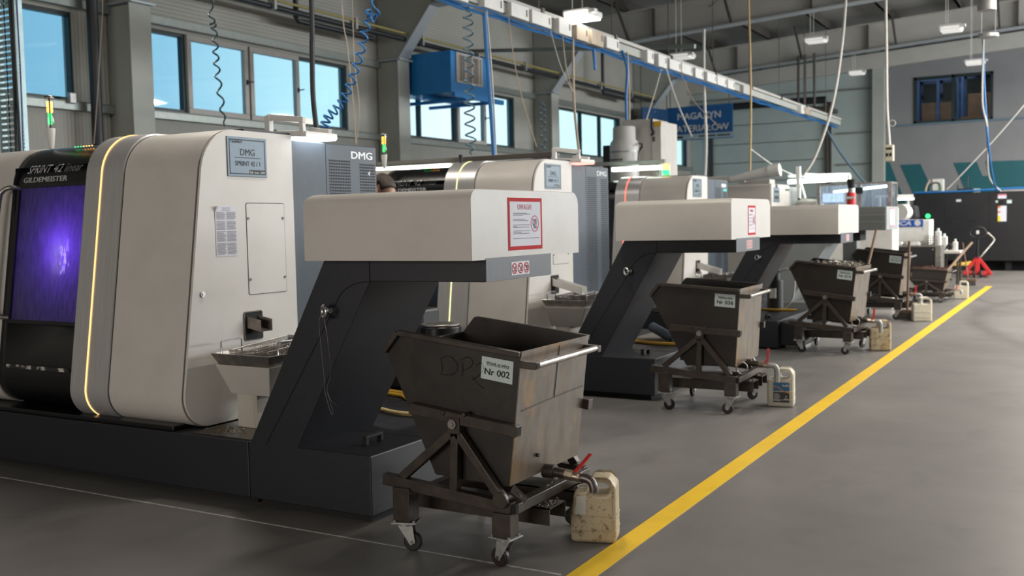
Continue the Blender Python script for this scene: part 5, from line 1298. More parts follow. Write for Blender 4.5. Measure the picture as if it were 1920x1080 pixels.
# pendant socket
ps = thing('pendant_socket', 'beige socket box hanging on a white cable in front of the far wall', 'socket', tuple(U(1668, 288, 16)))
a = [RT(1661, -10, 16), U(1661, -10, 16), U(1662, 90, 16), U(1663, 195, 16), U(1666, 245, 16), U(1668, 272, 16)]
MB().tube(smoothpath(a, 6), .020, 8).build('socket_cable', CABLEW, ps, smooth=60)
lp = U(1673, 231, 16); MB().tube([lp+Vector((.045*math.cos(q), 0, .045*math.sin(q))) for q in [2*PI*k/20 for k in range(20)]], .007, 6, closed=True).build('cable_loop', CABLEW, ps)
c = U(1668, 287, 16); bxm = MB().box(c.x-.06, c.x+.06, c.y-.05, c.y+.05, c.z-.125, c.z+.12).build('socket_box', M('socket_beige', (.55, .50, .38), None, 8, .5), ps, bevel=.012)
MB().box(c.x-.045, c.x-.01, c.y-.054, c.y-.05, c.z-.05, c.z+.0).box(c.x+.005, c.x+.04, c.y-.054, c.y-.05, c.z-.05, c.z+.0).box(c.x-.04, c.x+.04, c.y-.054, c.y-.05, c.z+.05, c.z+.08).build('socket_hole', INK, bxm)
# cable ladder with cables at the left edge
ct = thing('cable_tray', 'pale perforated cable tray standing at the left edge behind the nearest machine', 'cable tray', (-8.6, 5.9, 2.0))
p0 = U(8, 300, 5.6); p1 = U(36, 300, 5.6)
TRAY = M('perforated_tray', (.36, .48, .50), (.30, .41, .43), 8, .4, metal=.3)
z0, z1 = 1.9, 3.6
w_ = p1.x-p0.x
tm = MB().box(p0.x-.01, p0.x+.02, p0.y-.02, p0.y+.03, z0, z1).box(p1.x-.01, p1.x+.006, p0.y-.02, p0.y+.06, z0, z1)
n_ = int((z1-z0)/.052)
for k in range(n_): tm.box(p0.x, p1.x, p0.y, p0.y+.004, z0+k*.052, z0+k*.052+.034)
tm.box((p0.x+p1.x)/2-.008, (p0.x+p1.x)/2+.008, p0.y, p0.y+.004, z0, z1)
tm.build('tray_body', TRAY, ct)
s2 = MB().box(p1.x+.055, p1.x+.06, p0.y+.02, p0.y+.06, z0, z1)
for k in range(int((z1-z0)/.034)): s2.box(p1.x+.035, p1.x+.058, p0.y+.02, p0.y+.024, z0+k*.034, z0+k*.034+.012)
s2.build('tray_side', TRAY, ct)
hol = MB()
for k in range(n_):
    zc = z0+k*.052+.017
    hol.cyl((p0.x+w_*.25, p0.y-.0005, zc), (p0.x+w_*.25, p0.y+.001, zc), .0055, n=8); hol.cyl((p0.x+w_*.75, p0.y-.0005, zc), (p0.x+w_*.75, p0.y+.001, zc), .0055, n=8)
hol.build('tray_holes', INK, ct)
cable('black_cable', [(p1.x+.022, p0.y-.03, 3.6), (p1.x+.03, p0.y-.03, 2.9), (p1.x+.018, p0.y-.03, 2.5), (p1.x+.05, p0.y-.05, 2.10), (p1.x+.10, p0.y-.05, 2.05)], .012, CABLEB, 'black cable running down the perforated cable tray and bending onto the machine')
cable('black_cable', [(p1.x+.045, p0.y-.02, 3.6), (p1.x+.04, p0.y-.02, 2.9), (p1.x+.048, p0.y-.02, 2.5), (p1.x+.045, p0.y-.02, 2.0)], .012, CABLEB, 'straight black cable beside the perforated cable tray')
cable('dark_blue_cable', [(p1.x+.070, p0.y-.0, 3.6), (p1.x+.082, p0.y-.0, 3.0), (p1.x+.070, p0.y-.0, 2.5), (p1.x+.06, p0.y, 2.0)], .006, M('indigo_cable', (.03, .03, .16), None, 8, .4), 'indigo cable bowing out beside the cable tray')
# air heater
hx = -10.4
ah = thing('air_heater', 'blue air heater box with a square louvred outlet mounted high on the left wall', 'air heater', (-11, 16.5, 3.95))
MB().box(-11.30, hx, 15.93, 17.36, 3.95, 4.72).build('heater_case', BLUEP, ah, bevel=.01)
MB().box(-11.78, -11.30, 16.0, 17.2, 3.98, 4.66).build('rear_duct', BLUEP, ah, bevel=.01)
y0, y1, z0, z1 = 16.12, 16.97, 4.18, 4.66
MB().box(hx, hx+.03, y0-.04, y1+.04, z0-.04, z0).box(hx, hx+.03, y0-.04, y1+.04, z1, z1+.04).box(hx, hx+.03, y0-.04, y0, z0, z1).box(hx, hx+.03, y1, y1+.04, z0, z1).build('outlet_frame', SASH, ah)
lv = MB()
for k in range(14):
    y = y0+(y1-y0)*(k+.5)/14; lv.bar((hx+.012, y, z0), (hx+.012, y, z1), .045, .05) if k % 4 == 0 else lv.bar((hx+.008, y, z0), (hx+.008, y, z1), .055, .02)
lv.build('outlet_louvres', M('louvre_metal', (.42, .36, .30), (.32, .27, .22), 3, .45, metal=.1), ah)
MB().bar((hx+.06, 15.9, 3.90), (hx+.06, 17.7, 3.90), .07, .09).bar((-11.0, 15.9, 3.90), (-11.0, 17.5, 3.90), .07, .09).bar((-11.7, 16.3, 3.84), (hx+.1, 16.3, 3.84), .06).bar((-11.7, 17.1, 3.84), (hx+.1, 17.1, 3.84), .06).build('heater_bracket', BLUEP, ah)
# hanging sign
sg = thing('hanging_sign', 'blue hanging sign with two lines of white capital letters', 'sign', (-10, 28.5, 3.8))
a = U(1250, 203, 28.5); b = U(1373, 194, 28.5); lo = U(1253, 265, 28.5).z; hi = a.z
MB().box(a.x, b.x, 28.5, 28.56, lo, hi).build('sign_board', NAVYB, sg)
MB().box(a.x, b.x, 28.49, 28.5, lo+.02, lo+.17).build('pale_strip', M('sign_strip', (.32, .42, .46), None, 5, .5), sg)
W_ = b.x-a.x; ccx = (a.x+b.x)/2
text('MAGAZYN', (ccx, 28.494, lo+.60), (1, 0, 0), (0, 0, 1), .27, LETTER, sg, width=W_*.66, align='CENTER', bold=.02)
text('MATERIA\u0141\u00d3W', (ccx, 28.494, lo+.24), (1, 0, 0), (0, 0, 1), .27, LETTER, sg, width=W_*.90, align='CENTER', bold=.02)
mb = MB().box(a.x+.06, a.x+.5, 28.487, 28.49, lo+.06, lo+.12).box(b.x-1.0, b.x-.5, 28.487, 28.49, lo+.07, lo+.11).box(b.x-.45, b.x-.06, 28.487, 28.49, lo+.07, lo+.11); mb.build('small_print', INK, sg)
sr = MB()
for x in (a.x+.1, b.x-.1): sr.cyl((x, 28.53, hi), (x, 28.53, zraf(x)+.6), .012, n=6)
sr.build('sign_rod', PIPEM, sg)
s2 = thing('hanging_sign', 'dark blue board with small white specks beside the left end of the blue lettered sign', 'sign', (-11, 27, 3.8))
q0, q1 = U(1202, 205, 27.2), U(1250, 200, 28.4)
MB().sheet([(q0.x, 27.2, 3.85), (q1.x, 28.4, 3.85), (q1.x, 28.4, 4.72), (q0.x, 27.2, 4.72)], .05).build('sign_board', M('deep_blue_board', (.004, .05, .14), None, 5, .5), s2)
dts = MB(); d_ = Vector((q1.x-q0.x, 1.2, 0)); nn = Vector((d_.y, -d_.x, 0)).normalized()*.055
for k in range(26):
    u, v = random.random(), random.random(); p = Vector((q0.x, 27.2, 3.87))+d_*u+Vector((0, 0, .8*v))
    for sgn in (1, -1): dts.sheet([p+sgn*nn+x for x in (Vector((0, 0, 0)), d_*.012, d_*.012+Vector((0, 0, .02)), Vector((0, 0, .02)))], .002)
dts.build('white_specks', LETTER, s2)
r2 = MB()
for p in (q0, q1): r2.cyl((p.x, p.y, 4.7), (p.x, p.y, zraf(p.x)+.6), .012, n=6)
r2.build('sign_rod', PIPEM, s2)
# luminaires that are in view
def luminaire(c, lit, label, w=.38, L=1.3):
    x, y, z = c
    t = thing('ceiling_luminaire', label, 'ceiling light', (x, y, z), 'luminaires hung under the rafters')
    MB().prism(fillet([(x-w/2, z), (x+w/2, z), (x+w/2, z+.085), (x-w/2, z+.085)], .025), 'y', y-L/2, y+L/2).build('lamp_housing', WHITE, t, smooth=40)
    MB().box(x-w/2+.02, x+w/2-.02, y-L/2+.02, y+L/2-.02, z-.02, z).box(x-w/2+.03, x+w/2-.03, y-L/2-.008, y-L/2, z+.005, z+.05).build('lamp_diffuser', ME('luminaire_glow', (1, .97, .9), 7.0) if lit else M('unlit_diffuser', (.6, .6, .57), None, 5, .5, emit=((1, .98, .94), .25)), t)
    MB().box(x+w/2, x+w/2+.07, y-L/2, y-L/2+.1, z+.02, z+.065).build('lamp_plug', WHITE, t)
    h = MB()
    for s in (-.15, .15): h.cyl((x-w*.2, y+s, z+.085), (x-w*.2, y+s, zraf(x)+.75), .006, n=6)
    h.build('hanger', CABLEW, t)
for (pa, pb, y, lit, lab) in (((1055, 24), (1105, 22), 12.0, True, 'brightly lit luminaire hanging above the busbar'),
                              ((1507, 73), (1545, 71), 22.9, False, 'dim white luminaire hanging between the two big rafters, above the yellow-beige cable'),
                              ((1760, 51), (1802, 48), 19.8, False, 'dim white luminaire hanging in front of the big rafter right of the pendant socket cable'),
                              ((1808, 115), (1845, 113), 26, False, 'dim white luminaire hanging above the far window'),
                              ((1590, 135), (1618, 133), 28.9, False, 'faint luminaire hanging near the corner post of the far wall'),
                              ((1255, 103), (1292, 101), 19.6, False, 'faint luminaire hanging behind the busbar, left of the yellow-beige cable')):
    p, q = U(*pa, y), U(*pb, y); luminaire(((p.x+q.x)/2, y+.2, (p.z+q.z)/2-.04), lit, lab, abs(q.x-p.x), .4)
vd = thing('vent_cylinder', 'grey metal vent cylinder hanging at the top edge of the picture', 'vent', tuple(U(1850, 20, 15)))
c = U(1850, 20, 15); MB().lathe([(.115, 0), (.115, .5), (.095, .55)], (c.x, c.y, c.z), 24).build('vent_body', GALV, vd, smooth=50)
MB().cyl((c.x, c.y, c.z+.5), (c.x, c.y, zraf(c.x)+.9), .03).build('vent_stem', PIPEM, vd)
c = U(1853, 71, 18); dl = thing('disc_lamp', 'flat round grey lamp hanging above the blue cable', 'lamp', tuple(c))
MB().lathe([(.13, 0), (.15, .01), (.15, .06), (.13, .075)], tuple(c), 28).build('disc_body', GALV, dl, smooth=40)
hh = MB()
for s in (-.1, .1): hh.cyl((c.x+s, c.y, c.z+.07), (c.x+s, c.y, zraf(c.x)+.75), .005, n=6)
hh.build('hanger', CABLEW, dl)
# suspended frame near the far door
hf = thing('hanging_rack', 'dark steel hanging frame in front of the roller door', 'frame', (-7.5, 27.9, 4.5))
m_ = MB(); ys = 27.6
for px in (1497, 1509, 1527):
    p = U(px, 200, ys); m_.cyl((p.x, ys, p.z), (p.x, ys, zraf(p.x)+.1), .035, n=8)
a, b = U(1496, 200, ys), U(1555, 205, ys)
m_.bar(a, b, .10).bar((a.x, ys+.8, a.z), (b.x, ys+.8, b.z), .10).bar(a, (a.x, ys+.8, a.z), .1).bar(b, (b.x, ys+.8, b.z), .1).bar(U(1548, 195, ys), U(1550, 340, ys), .07)
m_.build('frame_bars', PIPEM, hf)
cable('blue_grey_pipe', [U(1548, 240, 27.4), U(1575, 285, 27.4), U(1610, 330, 27.4), U(1625, 345, 27.4)], .03, M('blue_grey_pipe', (.10, .17, .22), None, 5, .5), 'blue-grey pipe slanting across the pale panels of the far wall', 'pipe')

# ------------------------------------------------------------------ farther machines and gear
GREYC = M('grey_conveyor_paint', (.17, .18, .175), (.15, .16, .155), 6, .5); GREYL = M('light_grey_paint', (.26, .28, .28), (.23, .25, .25), 6, .5)
m4 = thing('machining_unit', 'cream boxy machine with a narrow blue plate, fourth in the row', 'machine', (-5, 16.5, 0))
MB().box(-6.3, -4.40, 15.85, 16.9, .05, 2.03).build('housing', BEIGE, m4, bevel=.03)
MB().box(-6.2, -4.5, 15.95, 16.85, 0, .06).build('toe_recess', TOE, m4)
MB().box(-5.2, -4.42, 16.9, 17.45, .2, 2.0).build('vent_housing', GREYL, m4, bevel=.01)
lv = MB()
for k in range(40): lv.box(-4.42, -4.415, 17.06, 17.42, .5+k*.036, .518+k*.036)
lv.build('vent_louvres', GREYC, m4)
ya, yb = onx(1450, 355, -4.4).y, onx(1461, 355, -4.4).y; za, zb = onx(1455, 379, -4.4).z, onx(1455, 351, -4.4).z
pl = MB().box(-4.40, -4.394, ya, yb, za, zb).build('name_plate', PLAQUE, m4)
MB().box(-4.394, -4.392, ya+.06, yb-.06, za+.05, za+.1).box(-4.394, -4.392, (ya+yb)/2-.06, (ya+yb)/2+.06, za+.22, za+.28).box(-4.394, -4.392, ya+.05, yb-.05, zb-.09, zb-.05).build('plate_print', INK, pl)
MB().box(-4.399, -4.396, 16.62, 16.85, 1.93, 1.96).build('dark_print', INK, m4)
MB().box(-4.95, -4.45, 15.9, 16.2, 2.03, 2.10).build('top_box', SASH, m4, bevel=.01)
# long pale bar lying above it
tag(MB().bar((-6.4, 15.6, 2.12), (-4.75, 15.6, 2.11), .08, .10).build('pale_beam', BEIGE, bevel=.01), 'long pale beam above the cream fourth machine, ending in a white duct', 'beam')
tag(MB().cyl((-4.95, 15.5, 2.10), (-4.35, 15.5, 2.20), .05, .09, n=18).cyl((-4.35, 15.5, 2.20), (-4.18, 15.5, 2.22), .10, n=18).build('white_duct', WHITE, smooth=40), 'white tapered duct end beside the lit frame', 'duct')
# grey conveyor
c4 = thing('chip_conveyor', 'grey chip conveyor with horizontal grooves, fourth in the row', 'conveyor', (-2.9, 14.1, 0))
MB().box(-3.6, -2.4, 14.08, 15.02, 1.30, 1.615).build('hood', GREYC, c4, bevel=.012)
MB().box(-2.4, -2.394, 14.09, 15.01, 1.305, 1.61).build('end_plate', GREYL, c4)
gv = MB()
for z in (1.41, 1.50): gv.box(-3.6, -2.41, 14.074, 14.08, z, z+.012)
gv.build('groove', GREYL, c4)
MB().prism([(-4.3, .3), (-3.7, .3), (-3.05, 1.30), (-3.55, 1.30)], 'y', 14.15, 14.9).build('inclined_trough', GREYL, c4, bevel=.005)
MB().box(-4.4, -3.2, 14.05, 15.3, 0, .32).build('base_box', GREYC, c4, bevel=.01)
s = MB().box(-2.394, -2.39, 14.36, 14.68, 1.34, 1.59).build('warning_sign', PAPER, c4)
MB().box(-2.39, -2.388, 14.36, 14.68, 1.34, 1.365).box(-2.39, -2.388, 14.36, 14.68, 1.572, 1.59).build('sign_edge', PINK, s)
MB().box(-3.35, -2.75, 14.2, 14.6, 1.16, 1.30).build('outlet', TOE, c4)
# lit work frame with a screen
wf = thing('work_station', 'white frame with glowing tubes around a work screen, behind the third hood', 'frame', (-4, 17.5, 1.6))
yf = 17.6
a = [U(1478, 341, yf), U(1588, 335, yf)]; z0 = U(1500, 378, yf).z
MB().cyl(a[0], a[1], .035, n=14).cyl(U(1508, 329, yf+.4), U(1540, 329, yf+.4), .03, n=12).build('glow_tube', TUBE, wf, smooth=50)
fr = MB().bar(U(1497, 312, yf), U(1497, 375, yf), .07).bar(U(1497, 375, yf), U(1545, 379, yf), .07).bar(U(1502, 345, yf), U(1510, 372, yf-.1), .03).bar(U(1478, 330, yf+.1), U(1594, 327, yf+.1), .03, .05).bar(U(1594, 327, yf+.1), U(1594, 338, yf+.1), .03)
fr.build('frame_post', M('lit_white', (.80, .80, .77), None, 6, .5), wf)
MB().box(U(1497, 375, yf).x-.1, -4.08, yf-.2, yf+.5, 0, z0).build('cabinet', BEIGE, wf, bevel=.01)
sc_ = thing('screen', 'monitor showing a pale blue page, beside the lit white frame', 'screen', tuple(U(1562, 378, 17.3)))
p, q = U(1541, 362, 17.3), U(1583, 380, 17.3)
MB().box(p.x, q.x, 17.3, 17.33, q.z, p.z).build('screen_case', WHITE, sc_, bevel=.005)
d_ = MB().box(p.x+.015, q.x-.015, 17.294, 17.3, q.z+.015, p.z-.015).build('display', ME('screen_glow', (.62, .72, 1.0), .95), sc_)
MB().box(p.x+.14, q.x-.16, 17.29, 17.294, (p.z+q.z)/2-.02, (p.z+q.z)/2+.025).build('display_box', ME('screen_green', (.45, .85, .35), .8), d_)
MB().box((p.x+q.x)/2-.04, (p.x+q.x)/2+.04, 17.32, 17.4, 1.0, q.z+.02).build('screen_stand', STEEL, sc_)
# red canister with a black funnel
rc = thing('red_canister', 'small red canister with a black cup on top, beside the monitor', 'canister', tuple(U(1597, 390, 15.6)))
b = U(1596, 392, 15.6); r = .066
MB().cyl((b.x, b.y, b.z-.3), (b.x, b.y, U(1596, 361, 15.6).z), r, n=24).build('red_body', RED, rc, smooth=40, bevel=.01)
MB().cyl((b.x, b.y, U(1596, 361, 15.6).z), (b.x, b.y, U(1596, 353, 15.6).z), .055, .045, n=20).build('steel_neck', STEEL, rc, smooth=40)
MB().cyl((b.x, b.y, U(1596, 353, 15.6).z), (b.x, b.y, U(1596, 336, 15.6).z), .045, .07, n=20).build('black_cup', BLACK, rc, smooth=40)
MB().box(b.x-.072, b.x+.066, b.y-.072, b.y-.06, U(1596, 373, 15.6).z, U(1596, 370, 15.6).z+.01).build('pale_band', LABELW, rc)
MB().box(b.x-.1, b.x+.1, b.y-.1, b.y+.1, 0, b.z-.3).build('stand_post', GREYC, rc)
# clear enclosure
en = thing('clear_enclosure', 'clear plastic machine enclosure in an aluminium frame, with grey machine below', 'enclosure', (-3.3, 17.0, 1.6))
X0, X1, Y0, Y1, Z0, Z1 = -3.95, -2.83, 17.0, 17.5, 1.62, 2.03
f = MB()
for x in (X0, -3.30, X1):
    f.box(x-.025, x+.025, Y0-.025, Y0+.025, Z0, Z1)
for (x, y) in ((X1, Y1), (X0, Y1)): f.box(x-.025, x+.025, y-.025, y+.025, Z0, Z1)
f.box(X0, X1, Y0-.02, Y0+.02, Z1-.03, Z1).box(X1-.02, X1+.02, Y0, Y1, Z1-.03, Z1).box(X0, X1, Y1-.02, Y1+.02, Z1-.03, Z1).box(X0-.02, X0+.02, Y0, Y1, Z1-.03, Z1)
f.build('aluminium_frame', STEEL, en)
PL = MG('clear_plastic_sheet', (.80, .86, .92), diff=.25, dcol=(.5, .55, .65))
for (x0, x1) in ((X0, -3.30), (-3.30, X1)): MB().box(x0+.03, x1-.03, Y0, Y0+.006, Z0, Z1-.03).build('clear_pane', PL, en)
MB().box(X1-.003, X1+.003, Y0+.03, Y1-.03, Z0, Z1-.03).build('clear_pane', PL, en)
MB().box(X0-.1, X1+.05, Y0-.05, Y1, 0, Z0).build('machine_base', WHITE, en, bevel=.02)
MB().box(-3.36, -3.24, Y0-.07, Y0-.03, 1.85, 1.95).build('latch_block', INK, en)
MB().cyl((-3.8, 17.4, 1.9), (-2.95, 17.4, 1.97), .02).build('inside_lamp', TUBE, en)
# filter drum and cabinet behind the third machine
fd = thing('filter_drum', 'stepped white plastic filter drum standing beside the tall cream cabinet', 'filter', (-7.4, 17, 0))
c = U(1171, 305, 17.0); rr = .26
z = lambda py: U(1171, py, 17.0).z
MB().lathe([(rr, 0), (rr, z(276)), (rr*.98, z(268)), (rr*.80, z(262)), (rr*.78, z(240)), (rr*.74, z(238))], (c.x, 17.0, 0), 36).build('drum', M('milky_drum', (.52, .51, .48), (.47, .46, .43), 4, .4), fd, smooth=40)
MB().lathe([(rr*1.02, 0), (rr*1.02, .03)], (c.x, 17.0, z(287)), 36).build('drum_band', GIRT, fd, smooth=40)
MB().box(c.x-.16, c.x+.08, 16.735, 16.75, z(305), z(303)).box(c.x-.16, c.x+.08, 16.735, 16.75, z(301), z(299)).build('drum_print', INK, fd)
fc = thing('filter_cabinet', 'tall cream cabinet with a yellow warning sticker behind the third machine', 'cabinet', (-7.0, 17.4, 0))
a, b = U(1167, 226, 17.4), U(1240, 225, 17.4); mid = U(1222, 226, 17.4)
MB().box(a.x, mid.x, 17.4, 18.2, 0, a.z).box(mid.x, b.x, 17.38, 18.2, 0, b.z-.02).build('cabinet_body', BEIGE, fc, bevel=.012)
q = U(1233, 232, 17.38); MB().box(q.x-.07, q.x+.07, 17.37, 17.38, q.z-.05, q.z+.05).build('warning_sticker', M('yellow_sticker', (.75, .45, .02), None, 5, .5), fc)
MB().tube(smoothpath([U(1222, 222, 17.35), U(1222, 240, 17.3), U(1225, 248, 17.3), U(1222, 253, 17.35)], 6), .025, 8).build('cabinet_cable', CABLEB, fc)
MB().box(U(1220, 260, 17.3).x, U(1225, 260, 17.3).x, 17.37, 17.4, U(1220, 266, 17.4).z, U(1220, 257, 17.4).z).build('switch', PIPEM, fc)
MB().tube(smoothpath([U(1198, 269, 17.0), U(1205, 273, 16.9), U(1199, 283, 16.9), U(1197, 306, 16.9)], 6), .02, 8).build('drum_hose', PIPEM, fd)
# dark bracket left of the drum
tag(MB().box(U(1130, 280, 17.5).x, U(1142, 280, 17.5).x, 17.5, 17.9, 0, U(1130, 273, 17.5).z).build('dark_cabinet', BLACK, bevel=.01), 'narrow dark cabinet left of the white filter drum', 'cabinet')
# bar feeder
bf = thing('bar_feeder', 'white bar feeder with a blue stripe behind the fourth cart', 'bar feeder', (-3.4, 20, 0))
p, q = U(1578, 460, 20), U(1731, 413, 20); zl, zh, zs = U(1700, 459, 20).z, U(1700, 412, 20).z, U(1700, 425, 20).z; zm = U(1700, 434, 20).z
MB().prism(fillet([(20.0, zl), (20.6, zl), (20.6, zm+.02), (20.0, zm+.02)], [.08, .03, .03, .05]), 'x', -3.62, q.x).build('lower_body', WHITE, bf, smooth=40)
MB().prism(fillet([(20.02, zm), (20.55, zm), (20.55, zh), (20.05, zh)], [0, 0, .05, .05]), 'x', -4.6, q.x-.01).build('upper_body', WHITE, bf, smooth=40)
MB().box(-4.6, q.x-.01, 20.005, 20.03, zs, zh-.005).build('blue_stripe', M('stripe_blue', (.004, .07, .42), None, 5, .4), bf)
text('IEMCA', (U(1715, 424, 20).x-.06, 20.003, zs+.025), (1, 0, 0), (0, 0, 1), .11, LETTER, bf, width=.44, shear=.2, bold=.03, align='RIGHT')
cc = U(1722.5, 418, 20); MB().cyl((cc.x-.02, 20.004, (zs+zh)/2), (cc.x-.02, 20.0, (zs+zh)/2), .055, n=24).build('stripe_disc', LETTER, bf)
MB().prism(fillet([(19.99, zl-.0), (20.6, zl), (20.6, zh), (20.03, zh)], [.08, .03, .05, .05]), 'x', q.x-.005, q.x+.10).build('end_cap', WHITE, bf, smooth=40)
MB().cyl((U(1665, 440, 20).x, 20.0, zl+.13), (U(1665, 440, 20).x, 19.99, zl+.13), .022).build('body_knob', INK, bf)
MB().box(-4.6, U(1683, 470, 20).x, 20.15, 20.55, 0, zl+.02).build('feeder_cabinet', WHITE, bf, bevel=.02)
MB().box(U(1661, 470, 20).x, U(1663, 470, 20).x, 20.14, 20.15, .6, .85).build('cabinet_handle', INK, bf)
tag(MB().prism(fillet([(-.18, -.14), (.18, -.14), (.14, .14), (-.12, .14)], .05), 'y', 22.5, 23.1).build('motor_unit', M('dark_motor', (.015, .015, .02), None, 5, .4)), 'dark motor unit above the blue striped bar feeder', 'motor').location = (U(1700, 398, 22.5).x, 0, U(1700, 398, 22.5).z)
tag(MB().cyl((U(1687, 398, 22.3).x, 22.3, U(1687, 398, 22.3).z), (U(1690, 398, 22.3).x+.05, 22.6, U(1687, 398, 22.3).z), .17, n=24).build('white_end_bell', WHITE, smooth=40), 'white round motor end beside the dark motor unit', 'motor')
strip_light(U(1681, 373, 24).x, U(1711, 373, 24).x, 24, U(1690, 373, 24).z, (U(1640, 366, 24).x, U(1711, 366, 24).x, U(1690, 367, 24).z, WHITE), 'short glowing strip light left of the black machine', 0.0)
# black tool cabinet with odds and ends on it
kb = thing('tool_cabinet', 'black tool cabinet with a steel edge standing behind the low cart', 'cabinet', (-2.8, 19.6, 0))
p, q = U(1672, 463, 19.6), U(1765, 463, 19.6); zt, zb = p.z, U(1700, 503, 19.6).z
MB().box(p.x, q.x-.10, 19.6, 20.0, zb, zt).build('case', BLACK, kb, bevel=.01)
MB().box(q.x-.10, q.x, 19.58, 20.0, zb-.01, zt+.01).build('edge_panel', STEEL, kb, bevel=.006)
bl = MB()
for x in (p.x+.08, q.x-.14):
    for z_ in (zb+.05, zt-.05): bl.cyl((x, 19.59, z_), (x, 19.6, z_), .012)
bl.build('bolt', CHROME, kb); MB().box(p.x, q.x, 19.62, 19.98, zt, zt+.02).build('top_sheet', STEEL, kb)
for x in (p.x+.05, q.x-.15):
    for y in (19.65, 19.9): MB().box(x, x+.05, y, y+.05, 0, zb).build('leg', BLACK, kb)
rnd = random.Random(2)
wb = thing('wire_basket', 'wire basket standing on the black tool cabinet', 'basket', tuple(U(1746, 460, 19.75)))
a = U(1735, 462, 19.75); b2_ = U(1758, 462, 19.75); zt2 = zt+.02; m_ = MB()
for k in range(7):
    x = a.x+(b2_.x-a.x)*k/6
    for y in (19.65, 19.9): m_.bar((x, y, zt2), (x, y, zt2+.17), .008)
for k in range(5):
    z_ = zt2+.005+.165*k/4
    for y in (19.65, 19.9): m_.bar((a.x, y, z_), (b2_.x, y, z_), .008)
    for x in (a.x, b2_.x): m_.bar((x, 19.65, z_), (x, 19.9, z_), .008)
m_.build('basket_wires', STEEL, wb)
for k, (px, w, h, mt, lab) in enumerate(((1685, .16, .07, WHITE, 'crumpled white cloth at the left end of the black tool cabinet'), (1697, .10, .05, STEEL, 'small steel part on the black tool cabinet beside the white cloth'), (1715, .20, .07, WHITE, 'pale rag lying in the middle of the black tool cabinet'))):
    c = U(px, 462, 19.75); tag(MB().prism(fillet([(c.x-w/2, zt2), (c.x+w/2, zt2), (c.x+w*.35, zt2+h), (c.x-w*.3, zt2+h*.8)], .012), 'y', 19.68, 19.85).build('rag' if k != 1 else 'steel_part', mt, bevel=.01), lab, 'rag' if k != 1 else 'part')
for k, (px, y, pz0, pz1, w, lab) in enumerate(((1759, 19.9, 462, 430, .10, 'taller white bottle behind the wire basket'), (1770, 21.3, 470, 440, .12, 'wider white bottle at the left end of the small table'), (1791, 21.2, 470, 450, .09, 'lavender-white bottle on the small table'))):
    b, tp = U(px, pz0, y), U(px, pz1, y); t = thing('white_bottle', lab, 'bottle', tuple(b), 'white bottles behind the wire basket')
    MB().box(b.x-w/2, b.x+w/2, y-w/2, y+w/2, b.z-.05, tp.z-.03).build('bottle_body', WHITE, t, bevel=.02, seg=3); MB().cyl((b.x, y, tp.z-.03), (b.x, y, tp.z+.02), w*.22, n=14).build('bottle_cap', LABELW, t)
tb = thing('small_table', 'small pale table right of the black tool cabinet', 'table', (-2.2, 21.2, 0))
p, q = U(1764, 470, 21.2), U(1803, 470, 21.2)
MB().box(p.x, q.x, 21.0, 21.6, p.z-.05, p.z).build('table_top', BEIGE, tb, bevel=.006)
for x in (p.x+.04, q.x-.08):
    for y in (21.05, 21.5): MB().box(x, x+.04, y, y+.04, 0, p.z-.05).build('leg', PIPEM, tb)
tag(MB().tube(smoothpath([U(1774, 467, 21.1), U(1779, 458, 21.1), U(1785, 461, 21.1), U(1783, 467, 21.1)], 6), .02, 8).build('dark_hose', CABLEB), 'curled dark hose on the small table between two white bottles', 'hose')
# yellow beam on dark trolley behind
yt = thing('dolly', 'low dark trolley carrying a yellow bar near the pallet jack', 'trolley', (-2.7, 27.6, 0))
MB().bar(U(1786, 506, 27.6)+Vector((0, 0, .08)), U(1824, 495, 27.8), .16).build('yellow_bar', YELLOWHOSE, yt, bevel=.02)
b = U(1795, 512, 27.6)
MB().box(b.x-.2, b.x+.45, 27.4, 27.9, .10, .20).build('deck', BLACK, yt)
for x in (b.x-.1, b.x+.35):
    for y in (27.45, 27.85): MB().cyl((x-.02, y, .05), (x+.02, y, .05), .05).build('wheel', RUBBER, yt, smooth=40)
# broom and sticks
def broom(a, b, r, label, head=None):
    t = thing('broom' if head else 'shovel_handle', label, 'broom' if head else 'handle', tuple(b))
    MB().cyl(a, b, r, n=10).build('stick', WOOD, t, smooth=50)
    if head: MB().box(b.x-.14, b.x+.14, b.y-.03, b.y+.03, 0.0, .10).build('bristles', M('bristle', (.06, .05, .045), None, 40, .9), t); MB().box(b.x-.15, b.x+.15, b.y-.03, b.y+.03, .10, .14).build('broom_head', WOOD, t)
broom(U(1643, 432, 12.3), U(1624, 512, 11.9), .016, 'long brown wooden handle sticking up out of the cart marked 014')
b = U(1701, 575, 15.30); b.z = .12; broom(U(1705, 452, 15.30), b, .017, 'brown broom leaning upright on the end of the cart marked 015', True)
broom(U(1822, 455, 19.8), U(1772, 512, 18.6), .022, 'light brown wooden handle slanting up out of the low cart')
b = Vector((-2.27, 22.9, .12)); broom(U(1805, 455, 23.2), b, .012, 'reddish broom standing beside the small table', True)
